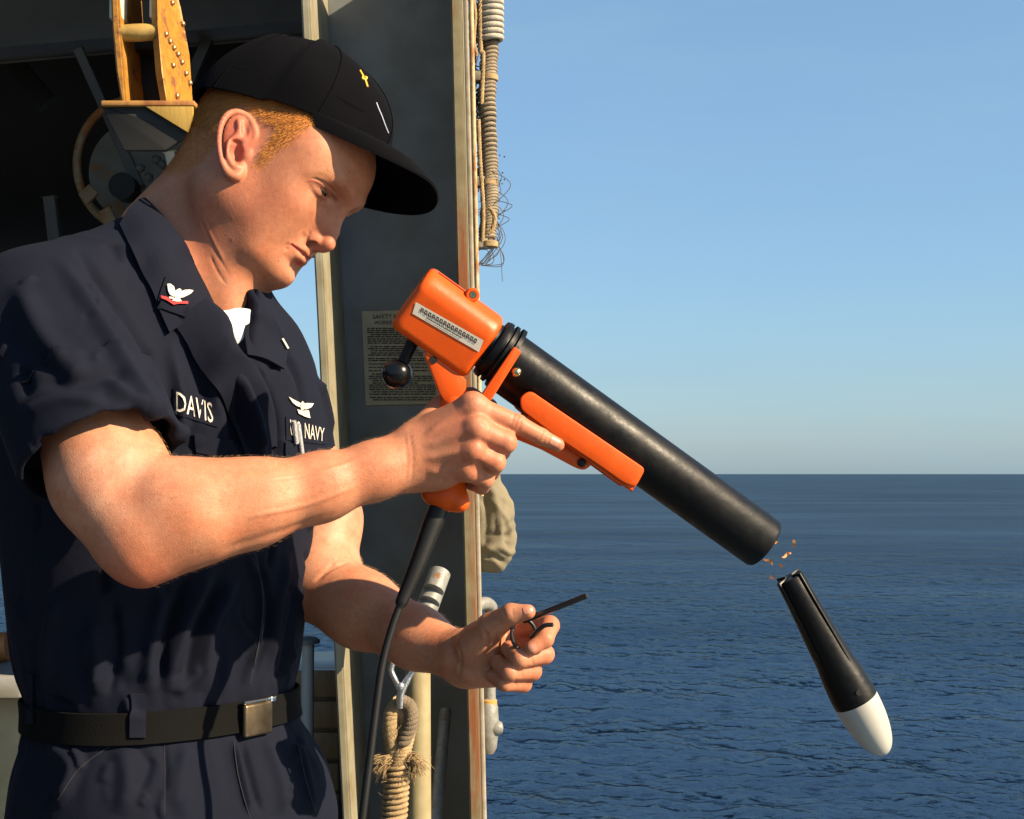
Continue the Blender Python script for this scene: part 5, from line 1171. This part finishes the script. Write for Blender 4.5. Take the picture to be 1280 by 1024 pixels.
# fine arm hair
px_u, px_v = proj_px(SKV)
arm = ((SKV[:, 1] < 1.45) & (px_u > 190) & (px_u < 520) & (px_v > 500)) | ((SKV[:, 1] > 1.53) & (px_u > 400) & (px_u < 590) & (px_v > 690) & (px_v < 880))
idx = RNG.choice(np.flatnonzero(arm), 6500, replace=False); nn = SN[idx]; dw = np.tile(nrm(np.array([.8, .1, .1])), (len(idx), 1)) + RNG.normal(0, .4, (len(idx), 3)); dw -= nn * (dw * nn).sum(1)[:, None]; dw /= np.linalg.norm(dw, axis=1)[:, None]
strands('arm_hair', SKV[idx], (dw, nn), RNG.uniform(.003, .008, len(idx)), np.full(len(idx), .00010), hair_mat('blond_hair', (.40, .20, .08), (.65, .40, .20)), person, .45)

# ------------------------------------------------------------------ fingernails
M_nail = mat('nail', (.48, .20, .125), .4)
def nail(u, v, du, dv, ln_, wd):
    c, n_ = hit(sb, u, v); t = nrm(P(u + du, v + dv, c[1]) - c); t = nrm(t - n_ * (t @ n_)); s_ = np.cross(n_, t); V = []; F = []; m_ = 9
    for i in range(7):
        for j in range(m_):
            a = -1 + 2 * j / (m_ - 1); x = (i / 6 - .5) * ln_ * (1 - .12 * a * a); q = c + t * x + s_ * a * wd
            loc, nn_, _, dist = sb.find_nearest(Vector(q)); V.append(np.array(loc) + np.array(nn_) * .0005)
    for i in range(6):
        for j in range(m_ - 1): k = i * m_ + j; F.append([k, k + 1, k + m_ + 1, k + m_])
    mesh_obj('fingernail', V, F, M_nail, person)
nail(694, 552, 10, 5, .0100, .0045); nail(666, 810, -8, 3, .0090, .0042); nail(660, 762, 9, -3, .0100, .0046)

# ------------------------------------------------------------------ undershirt
U = Sculpt(); U.add(Cone(NB + np.array([.004, -.006, -.010]), P(262, 470, 1.64), .0660, .070), .02); U.add(Cone(P(274, 393, 1.590), P(292, 434, 1.586), .046, .034), .03)
pn = nrm(np.array([-.30, .24, 1.0])); U.cut(Half(P(286, 391, 1.56), pn, BASE - 3, BASE + 3), .003)
UV, UQ = U.mesh(.0025); UN = tri_normals(UV, UQ)
ss = (UV @ nrm(np.array([.9, -.3, .15]))); UV = UV + UN * (.0008 * np.sin(ss * 260 + 3 * np.sin(UV[:, 2] * 60)))[:, None]
M_shirt = mat('white_cotton', (.62, .62, .62), .9, bump=.3, bscale=420)
shirt = mesh_obj('undershirt', UV, UQ, M_shirt, person); shirt['label'] = 'white crew neck undershirt'

# ------------------------------------------------------------------ collar, plackets, pockets, tapes laid on the cloth
def near_hit(u, v, off):
    best = None
    for b_ in (cb, sb):
        q, n_ = hit(b_, u, v)
        if q is not None and (best is None or q[1] < best[0][1]): best = (q, n_)
    return best[0] + best[1] * off
def sheet(name, rows, mat_, parent, th=.0022, nu=20, nv=12, edge_amp=0.):
    """Cloth sheet lofted through rows of points, given real thickness."""
    R0 = [spline(r, nu) for r in rows]; G = np.array([spline([r[i] for r in R0], nv) if len(R0) > 2 else np.linspace(R0[0][i], R0[1][i], nv) for i in range(nu)])  # nu,nv,3
    du = np.gradient(G, axis=0); dv = np.gradient(G, axis=1); N = np.cross(du, dv); N /= np.linalg.norm(N, axis=2)[..., None] + 1e-12
    if (N.reshape(-1, 3) @ np.array([0, -1, 0])).mean() < 0: N = -N
    A = G + N * th / 2; B_ = G - N * th / 2; V = np.concatenate([A.reshape(-1, 3), B_.reshape(-1, 3)]); m_ = nu * nv; F = []
    for i in range(nu - 1):
        for j in range(nv - 1):
            k = i * nv + j; F += [[k, k + 1, k + nv + 1, k + nv], [m_ + k, m_ + k + nv, m_ + k + nv + 1, m_ + k + 1]]
    bd = [i * nv for i in range(nu)] + [(nu - 1) * nv + j for j in range(1, nv)] + [i * nv + nv - 1 for i in range(nu - 2, -1, -1)] + [j for j in range(nv - 2, 0, -1)]
    for i in range(len(bd)): a, b2 = bd[i], bd[(i + 1) % len(bd)]; F.append([a, b2, m_ + b2, m_ + a])
    return mesh_obj(name, V, F, mat_, parent)
inner = [(186, 252), (203, 281), (222, 306), (238, 330), (253, 358), (267, 385)]; outer = [(150, 286), (162, 312), (176, 342), (188, 366), (198, 392), (210, 418)]
r_in = [near_hit(u, v, .007) for u, v in inner]; r_out = [near_hit(u, v, .005) for u, v in outer]
r_mid = [near_hit((a[0] + b_[0]) / 2, (a[1] + b_[1]) / 2, .009) for a, b_ in zip(inner, outer)]
r_mid = [np.where(np.arange(3) >= 0, .5 * m_ + .5 * ((a + b_) / 2 + np.array([.002, -.010, .006])), 0) for m_, a, b_ in zip(r_mid, r_in, r_out)]
r_stand = [q + np.array([.006, .012, -.012]) for q in r_in]
collar = sheet('collar', [r_stand, r_in, r_mid, r_out], M_cloth, coverall, .003, 30, 18)
inner = [(318, 362), (309, 388), (306, 416), (309, 444)]; outer = [(327, 376), (340, 404), (354, 434), (350, 462)]
r_in = [near_hit(u, v, .006) for u, v in inner]; r_out = [near_hit(u, v, .005) for u, v in outer]; 
Yc = np.linspace(1.70, 1.56, 4)
r_in = [P(u, v, min(q[1], y)) for (u, v), q, y in zip(inner, r_in, Yc)]
sheet('collar', [r_in, [(a + b_) / 2 + np.array([0, -.008, .003]) for a, b_ in zip(r_in, r_out)], r_out], M_cloth, coverall, .003, 24, 12)
# near lapel: the open edge of the front, folded back
edge = [(258, 374), (280, 394), (286, 416), (297, 437), (310, 458), (324, 484), (338, 520), (342, 556)]; back = [(214, 404), (232, 426), (246, 450), (258, 470), (272, 492), (286, 516), (300, 546), (308, 580)]
_c = lambda u, v, o: (lambda h: h[0] + h[1] * o)(hit(cb, u, v)); r_e = [_c(u, v, .007) for u, v in edge]; r_b = [_c(u, v, .0035) for u, v in back]
ye = np.linspace(1.515, 1.500, len(edge)); r_e = [P(u, v, min(q[1], y)) if k < 4 else q for k, ((u, v), q, y) in enumerate(zip(edge, r_e, ye))]
sheet('lapel', [[q + np.array([.002, .016, -.004]) for q in r_e], r_e, [(a * .6 + b_ * .4) + np.array([0, -.004, 0]) for a, b_ in zip(r_e, r_b)], r_b], M_cloth, coverall, .0028, 34, 16)

allb = None
def rebuild(objs):
    V = []; F = []; n = 0
    for o in objs:
        v_ = np.array([x.co[:] for x in o.data.vertices]) + ORG[o.name]; V.append(v_); F += [[i + n for i in p.vertices] for p in o.data.polygons]; n += len(v_)
    return BVHTree.FromPolygons([Vector(x) for x in np.concatenate(V)], F)
ob_ = rebuild([o for o in COL.objects if o.name.split('.')[0] in ('collar', 'lapel')])
def shit(u, v, off):
    """Nearest cloth layer at a pixel."""
    best = None
    for b_ in (cb, ob_):
        q, n_ = hit(b_, u, v)
        if q is not None and (best is None or q[1] < best[0][1]): best = (q, n_)
    return (best[0] + best[1] * off) if best else None
def patch(name, quad, mat_, parent, th=.0012, nx=14, ny=8, off=.0012):
    """Quad (pixel corners: tl, tr, br, bl) draped on the cloth."""
    q = np.array(quad, float); rows = []
    for j in range(ny):
        t = j / (ny - 1); a = q[0] * (1 - t) + q[3] * t; b_ = q[1] * (1 - t) + q[2] * t
        rows.append([shit(*(a * (1 - s) + b_ * s), off) for s in np.linspace(0, 1, nx)])
    for r in rows:
        for i in range(nx):
            if r[i] is None: r[i] = next(x for x in r if x is not None)
    return sheet(name, rows, mat_, parent, th, nx, ny)
def flat_on(name, polys, mp, mat_, parent, off=.003, sub=True):
    """2-D polygons (lists of (x, y)) mapped to pixels by mp and laid on the cloth."""
    bm = bmesh.new()
    for poly in polys:
        try: bm.faces.new([bm.verts.new((x, y, 0)) for x, y in poly])
        except Exception: pass
    bmesh.ops.triangulate(bm, faces=bm.faces)
    if sub: bmesh.ops.subdivide_edges(bm, edges=bm.edges, cuts=2, use_grid_fill=True)
    V, F = [], []
    bm.verts.index_update()
    for v_ in bm.verts:
        q = shit(*mp(v_.co.x, v_.co.y), off); V.append(q if q is not None else (V[-1] if V else np.zeros(3)))
    for f in bm.faces: F.append([x.index for x in f.verts])
    bm.free(); return mesh_obj(name, V, F, mat_, parent, smooth=False)
def text_polys(txt, sub=1):
    """Outline mesh of a word (x 0..1, y 0..1)."""
    cu = bpy.data.curves.new('lettering', 'FONT'); cu.body = txt; cu.resolution_u = 2; ob = bpy.data.objects.new('lettering', cu); COL.objects.link(ob)
    dg = bpy.context.evaluated_depsgraph_get(); me = ob.evaluated_get(dg).to_mesh(); V = np.array([v_.co[:2] for v_ in me.vertices]); F = [list(p.vertices) for p in me.polygons]
    ob.evaluated_get(dg).to_mesh_clear(); bpy.data.objects.remove(ob); bpy.data.curves.remove(cu)
    V = (V - V.min(0)) / (V.max(0) - V.min(0)); return V, F
def letter(name, txt, quad, surf, mat_, parent, off=.003, bold=.0):
    """Word mapped into a pixel quad (tl, tr, br, bl); surf(u, v, off) gives the point on the carrying surface."""
    V, F = text_polys(txt); q = np.array(quad, float); W_ = []
    for x, y in V:
        a = q[3] * (1 - y) + q[0] * y; b_ = q[2] * (1 - y) + q[1] * y; p = a * (1 - x) + b_ * x; W_.append(p)
    pts = [surf(p[0], p[1], off) for p in W_]; pts = [p if p is not None else pts[0] for p in pts]
    return mesh_obj(name, pts, F, mat_, parent, smooth=False)
M_thread = mat('white_thread', (.55, .52, .45), .8, bump=.5, bscale=900); M_red = mat('red_thread', (.55, .02, .02), .8); M_seam = mat('navy_thread', (.005, .006, .011), .85)
M_tape = M_cloth
tp = patch('name_tape', [(217, 485), (271, 500), (272, 534), (218, 518)], M_tape, coverall, .0009, 16, 8, .0009)
ob_ = rebuild([o for o in COL.objects if o.name.split('.')[0] in ('collar', 'lapel', 'name_tape')])
letter('name_lettering', 'DAVIS', [(221, 489.5), (265.5, 504), (265.5, 529), (221, 514)], shit, M_thread, coverall, .0012)
patch('branch_tape', [(356, 521), (408, 530), (407, 556), (357, 550)], M_tape, coverall, .0009, 14, 7, .0009)
ob_ = rebuild([o for o in COL.objects if o.name.split('.')[0] in ('collar', 'lapel', 'name_tape', 'branch_tape')])
letter('branch_lettering', 'U.S. NAVY', [(361.5, 524), (404.5, 535), (404, 552), (362.5, 545)], shit, M_thread, coverall, .0012)
# collar device: bird over a red chevron, on a dark square
sq = patch('rank_patch', [(207, 346), (244, 357), (232, 397), (194, 384)], M_tape, coverall, .0014, 10, 10, .0016)
ob_ = rebuild([o for o in COL.objects if o.name.split('.')[0] in ('collar', 'lapel', 'name_tape', 'branch_tape', 'rank_patch')])
def zm(x, y): return (190 + x / 4.454, 230 + y / 4.454)
bird = [[(82, 562), (98, 560), (118, 575), (126, 600), (128, 628), (118, 632), (98, 622), (88, 600)], [(128, 600), (140, 590), (150, 588), (158, 596), (156, 606), (150, 614), (152, 640), (140, 646), (124, 640), (122, 622)],
        [(152, 606), (175, 596), (200, 594), (221, 598), (210, 614), (186, 628), (168, 636), (152, 640), (148, 622)], [(118, 640), (152, 642), (160, 658), (140, 660), (110, 654)], [(92, 632), (118, 634), (116, 644), (94, 642)]]
flat_on('rank_emblem', bird, zm, M_thread, coverall, .0026)
flat_on('rank_chevron', [[(48, 626), (82, 634), (120, 662), (118, 676), (80, 652), (50, 640)], [(120, 662), (150, 657), (194, 658), (194, 671), (150, 670), (118, 676)]], zm, M_red, coverall, .0026)
flat_on('collar_pin', [[(350, 424), (352, 423), (359, 436), (357, 437)]], lambda x, y: (x, y), M_thread, coverall, .003)
# breast badge: winged device
def zb(x, y): return (150 + x / 4.571, 450 + y / 4.571)
flat_on('wing_badge', [[(955, 210), (985, 228), (1010, 240), (1030, 252), (1024, 272), (1000, 262), (978, 245)], [(1046, 252), (1060, 246), (1098, 250), (1085, 270), (1060, 284), (1044, 278)], [(1024, 250), (1040, 234), (1054, 250), (1048, 284), (1030, 288), (1020, 270)],
                       [(1004, 282), (1030, 290), (1048, 290), (1072, 288), (1080, 332), (1062, 328), (1040, 322), (1012, 306)]], zb, M_thread, coverall, .0022)
# pens in the pocket
M_pen = mat('pen_metal', (.75, .74, .72), .25, .6)
for (a, b_) in (((363.5, 526), (367, 554)), ((369, 530), (374, 568))):
    p0 = shit(*a, .004); p1 = shit(*b_, .004); V, F = sweep(np.linspace(p0, p1, 5), .0028, 10); o = mesh_obj('pocket_pen', V, F, M_pen, coverall)
# pocket flap and seams
patch('pocket', [(243, 543), (296, 554), (298, 640), (245, 640)], M_cloth, coverall, .0016, 16, 16, .0012)
patch('pocket_flap', [(242, 541), (297, 553), (297, 577), (243, 565)], M_cloth, coverall, .0018, 16, 8, .0030)
patch('pocket', [(356, 553), (410, 560), (406, 640), (356, 636)], M_cloth, coverall, .0016, 14, 14, .0012)
def seam(px, r=.0005, off=.0002, name='stitching', mat_=None, parent=None):
    px = spline(px, 40) if len(px) > 2 else np.linspace(px[0], px[1], 24); pts = [shit(u, v, off) for u, v in px]; pts = np.array([p for p in pts if p is not None])
    if len(pts) > 3: V, F = sweep(pts, r, 6); return mesh_obj(name, V, F, mat_ or M_seam, parent or coverall)
seam([(72, 1000), (100, 960), (150, 925), (170, 915)], .0007); seam([(205, 920), (206, 970), (205, 1020)]); seam([(372, 930), (382, 975), (394, 1015)], .0008)
seam([(318, 690), (328, 740), (326, 790), (312, 855)], .0008); seam([(292, 925), (298, 970), (312, 1022)], .0006)

# ------------------------------------------------------------------ belt
M_belt = mat('black_webbing', (.0034, .0033, .0033), .9, spec=.1, bump=.35, bscale=600, detail=2)
def ring_at(z, off, e=2.35, n=160):
    cx, cy, a, b_ = [float(x[0]) for x in TORSO.par(np.array([z]))]; t = np.linspace(0, 2 * np.pi, n, endpoint=False); c, s = np.cos(t), np.sin(t)
    x = np.sign(c) * np.abs(c) ** (2 / e) * (a + off); y = np.sign(s) * np.abs(s) ** (2 / e) * (b_ + off)
    return np.array([cx, cy, z]) + x[:, None] * TL + y[:, None] * TF
V = []; n = 160
for z, off in ((1.0172, .0035), (1.0182, .0055), (1.034, .0065), (1.0500, .0055), (1.0510, .0035)): V.append(ring_at(z, off + .001))
F = [[i * n + k, i * n + (k + 1) % n, (i + 1) * n + (k + 1) % n, (i + 1) * n + k] for i in range(4) for k in range(n)]
belt = mesh_obj('belt', np.concatenate(V), F, M_belt, person); belt['label'] = 'black webbing belt with worn metal buckle'
bb = rebuild([belt])
def bhit(u, v, off):
    q, n_ = hit(bb, u, v)
    if q is None: c_, n_, _, _ = bb.find_nearest(Vector(P(u, v, 1.53))); q = np.array(c_); n_ = np.array(n_)
    return q + n_ * off
M_buckle = mat('brass_worn', (.17, .125, .075), .35, .9, var=.35, vscale=60, bump=.2, bscale=90); M_chrome = mat('chrome', (.75, .73, .70), .18, 1.)
c = bhit(318, 899, .005); c2 = bhit(338, 896, .005); ex = nrm((c2 - c) * np.array([1, 1, 0])); ey = np.array([0, 0, 1.]); ez = np.cross(ex, ey); hx, hy = .0215, .0180
q = [c - ex * hx + ey * hy, c + ex * hx + ey * hy, c + ex * hx - ey * hy, c - ex * hx - ey * hy]
V, F = rbox(c, (ex, ey, ez), (np.linalg.norm(q[1] - q[0]) / 2, np.linalg.norm(q[0] - q[3]) / 2, .0035), .003, 3); buckle = mesh_obj('buckle', V, F, M_buckle, belt)
V, F = sweep(np.linspace(q[0] + ey * .002, q[1] + ey * .002, 6), .0022, 10); mesh_obj('buckle_bar', V, F, M_chrome, belt)
V, F = rbox(q[1] + ey * .001, (ex, ey, ez), (.005, .004, .004), .002, 2); mesh_obj('buckle_clip', V, F, M_chrome, belt)
for (u0, u1, v0, v1) in ((162, 182, 866, 922), (36, 44, 842, 905), (366, 376, 838, 880)):
    rows = []
    for t in np.linspace(0, 1, 9):
        v_ = v0 + (v1 - v0) * t; row = []
        for s in np.linspace(0, 1, 4):
            z_pt = [x for x in (hit(bb, u0 + (u1 - u0) * s, v_), hit(cb, u0 + (u1 - u0) * s, v_)) if x[0] is not None]
            if z_pt: z_pt.sort(key=lambda x: x[0][1]); row.append(z_pt[0][0] + z_pt[0][1] * .0025)
        if len(row) == 4: rows.append(row)
    if len(rows) > 3: sheet('belt_loop', rows, M_cloth, coverall, .002, 6, 14)

# ------------------------------------------------------------------ boots
for sgn in (-1, 1):
    q = np.array([-.378, 1.645, 0]) + TL * sgn * .095
    Bt = Sculpt(); Bt.chain([q + [0, 0, .20], q + [0, 0, .07], q + TF * .06 + [0, 0, .05], q + TF * .17 + [0, 0, .042]], [.058, .058, .048, .042], .03, .03)
    Bt.cut(Half(q, (0, 0, -1), q - 1, q + 1), .004); V, F = Bt.mesh(.006)
    mesh_obj('boot', V, F, mat('boot_leather', (.012, .011, .010), .4, bump=.3), person)

# ------------------------------------------------------------------ ball cap
M_cap = mat('cap_twill', (.0016, .0017, .0027), .95, bump=.2, bscale=700, var=.2, vscale=20, spec=.08)
nphi, nt_ = 120, 44; ctr = np.array([-.012, 0, 0]); V = []
def cap_edge(ph):
    c, s = math.cos(ph), math.sin(ph); f = ctr[0] + (.115 if c > 0 else .118) * np.sign(c) * abs(c) ** .92; l = .0855 * np.sign(s) * abs(s) ** .92
    u = .0705 + .19 * f - .010 * max(0, c) ** 3 * 0 + (.004 if c > 0 else 0); return np.array([f, l, u])
APEX = np.array([-.032, 0, .1795])
for j in range(nt_):
    t = j / (nt_ - 1) * math.pi / 2
    for i in range(nphi):
        ph = 2 * math.pi * i / nphi; e = cap_edge(ph); n_ = 2.45 if math.cos(ph) > 0 else 2.0
        g_ = max(math.cos(t), 0) ** (2 / n_); h_ = math.sin(t) ** (2 / n_)
        p = np.array([APEX[0] + (e[0] - APEX[0]) * g_, (e[1]) * g_, e[2] + (APEX[2] - e[2]) * h_])
        # six panels: shallow valleys at the seams; soft slouch
        k = abs(((ph / (math.pi / 3) + .5) % 1) - .5) * 2; rr = 1 - .010 * math.exp(-((1 - k) / .10) ** 2) * (j < nt_ - 2)
        sl = 1 + .012 * math.sin(3 * ph + 1.3) * math.sin(2 * t) + .010 * math.sin(5 * ph + 6 * t)
        dent = -.007 * math.exp(-(((p[0] + .050) / .020) ** 2 + ((p[1]) / .06) ** 2)) * (h_ > .8)
        q = np.array([APEX[0] + (p[0] - APEX[0]) * rr * sl, p[1] * rr * sl, p[2] + dent]); V.append(q)
F = [[j * nphi + i, j * nphi + (i + 1) % nphi, (j + 1) * nphi + (i + 1) % nphi, (j + 1) * nphi + i] for j in range(nt_ - 1) for i in range(nphi)]
ins = [];
for i in range(nphi): e = np.array(V[i]); ins.append(np.array([APEX[0] + (e[0] - APEX[0]) * .965, e[1] * .965, e[2] + .000]))
b0 = len(V); V += ins; b1 = len(V); V += [q + np.array([0, 0, .03]) for q in ins]
F += [[i, b0 + i, b0 + (i + 1) % nphi, (i + 1) % nphi] for i in range(nphi)] + [[b0 + i, b1 + i, b1 + (i + 1) % nphi, b0 + (i + 1) % nphi] for i in range(nphi)]
CAPV = np.array(V) @ HR.T + HP; cap = mesh_obj('cap', CAPV, F, M_cap, person); cap['label'] = 'dark navy ball cap with curved brim'
capb = BVHTree.FromPolygons([Vector(q) for q in CAPV], F)
# brim
nb_, mb_ = 49, 18; T = []; B2 = []
for i in range(nb_):
    s = -1 + 2 * i / (nb_ - 1); ph = s * 1.16; e = cap_edge(ph) + np.array([-.002, 0, .002])
    tip = np.array([.112 + .076 * (1 - abs(s) ** 2.6) - .056 * abs(s) ** 5, .076 * np.sign(s) * abs(s) ** .9, .0895 - .027 * abs(s) ** 2.2 - (.020 if s > 0 else .011) * s])
    for j in range(mb_):
        t = j / (mb_ - 1); q = e * (1 - t) + tip * t; q[2] += .010 * math.sin(math.pi * t) * (1 - .5 * s * s); T.append(q + np.array([0, 0, .0014])); B2.append(q - np.array([0, 0, .0014]))
V = np.array(T + B2); m_ = nb_ * mb_; F = []
for i in range(nb_ - 1):
    for j in range(mb_ - 1): k = i * mb_ + j; F += [[k, k + mb_, k + mb_ + 1, k + 1], [m_ + k, m_ + k + 1, m_ + k + mb_ + 1, m_ + k + mb_]]
bd = [i * mb_ + mb_ - 1 for i in range(nb_)]
bd = [0 + j for j in range(mb_)] + bd[1:] + [(nb_ - 1) * mb_ + j for j in range(mb_ - 2, -1, -1)]
for a, b_ in zip(bd[:-1], bd[1:]): F.append([a, b_, m_ + b_, m_ + a])
brim = mesh_obj('brim', V @ HR.T + HP, F, M_cap, cap)
V, F = lathe([(-.003, .0062), (.001, .0060), (.0032, .004), (.0038, .0005)], HP + HR @ (APEX + np.array([0, 0, .001])), HR[:, 2], 16); mesh_obj('button', V, F, M_cap, cap)
def capsurf(u, v, off):
    q, n_ = hit(capb, u, v); return None if q is None else q + n_ * off
# seams on the panels
for k in range(6):
    ph = (k + .5) * math.pi / 3 if False else k * math.pi / 3
    i = int(round(ph / (2 * math.pi) * nphi)) % nphi; pts = CAPV[[j * nphi + i for j in range(nt_ - 1)]]; cen = HP + HR @ np.array([-.03, 0, .07])
    pts = pts + (pts - cen) / np.linalg.norm(pts - cen, axis=1)[:, None] * .0006; V, F = sweep(pts, .0007, 6); mesh_obj('panel_seam', V, F, M_cap, cap)
M_gold = mat('gold_thread', (.75, .42, .03), .6); M_grey = mat('grey_thread', (.42, .47, .60), .7)
def zc(x, y): return (240 + x / 3.9375, 30 + y / 3.9375)
def thread(name, pts, mm_, r):
    for du in range(0, 40):
        q = [capsurf(zc(x, y)[0] - du * .5, zc(x, y)[1], .0006) for x, y in pts]
        if all(p is not None for p in q): V, F = sweep(spline(q, 16), r, 6); return mesh_obj(name, V, F, mm_, cap)
thread('emblem', [(826, 232), (840, 258), (838, 270), (850, 276), (862, 312)], M_gold, .0014); thread('emblem', [(848, 262), (858, 266), (850, 280)], M_gold, .0012)
thread('cap_lettering', [(906, 388), (918, 420), (932, 452), (948, 496), (964, 536)], M_grey, .0008)
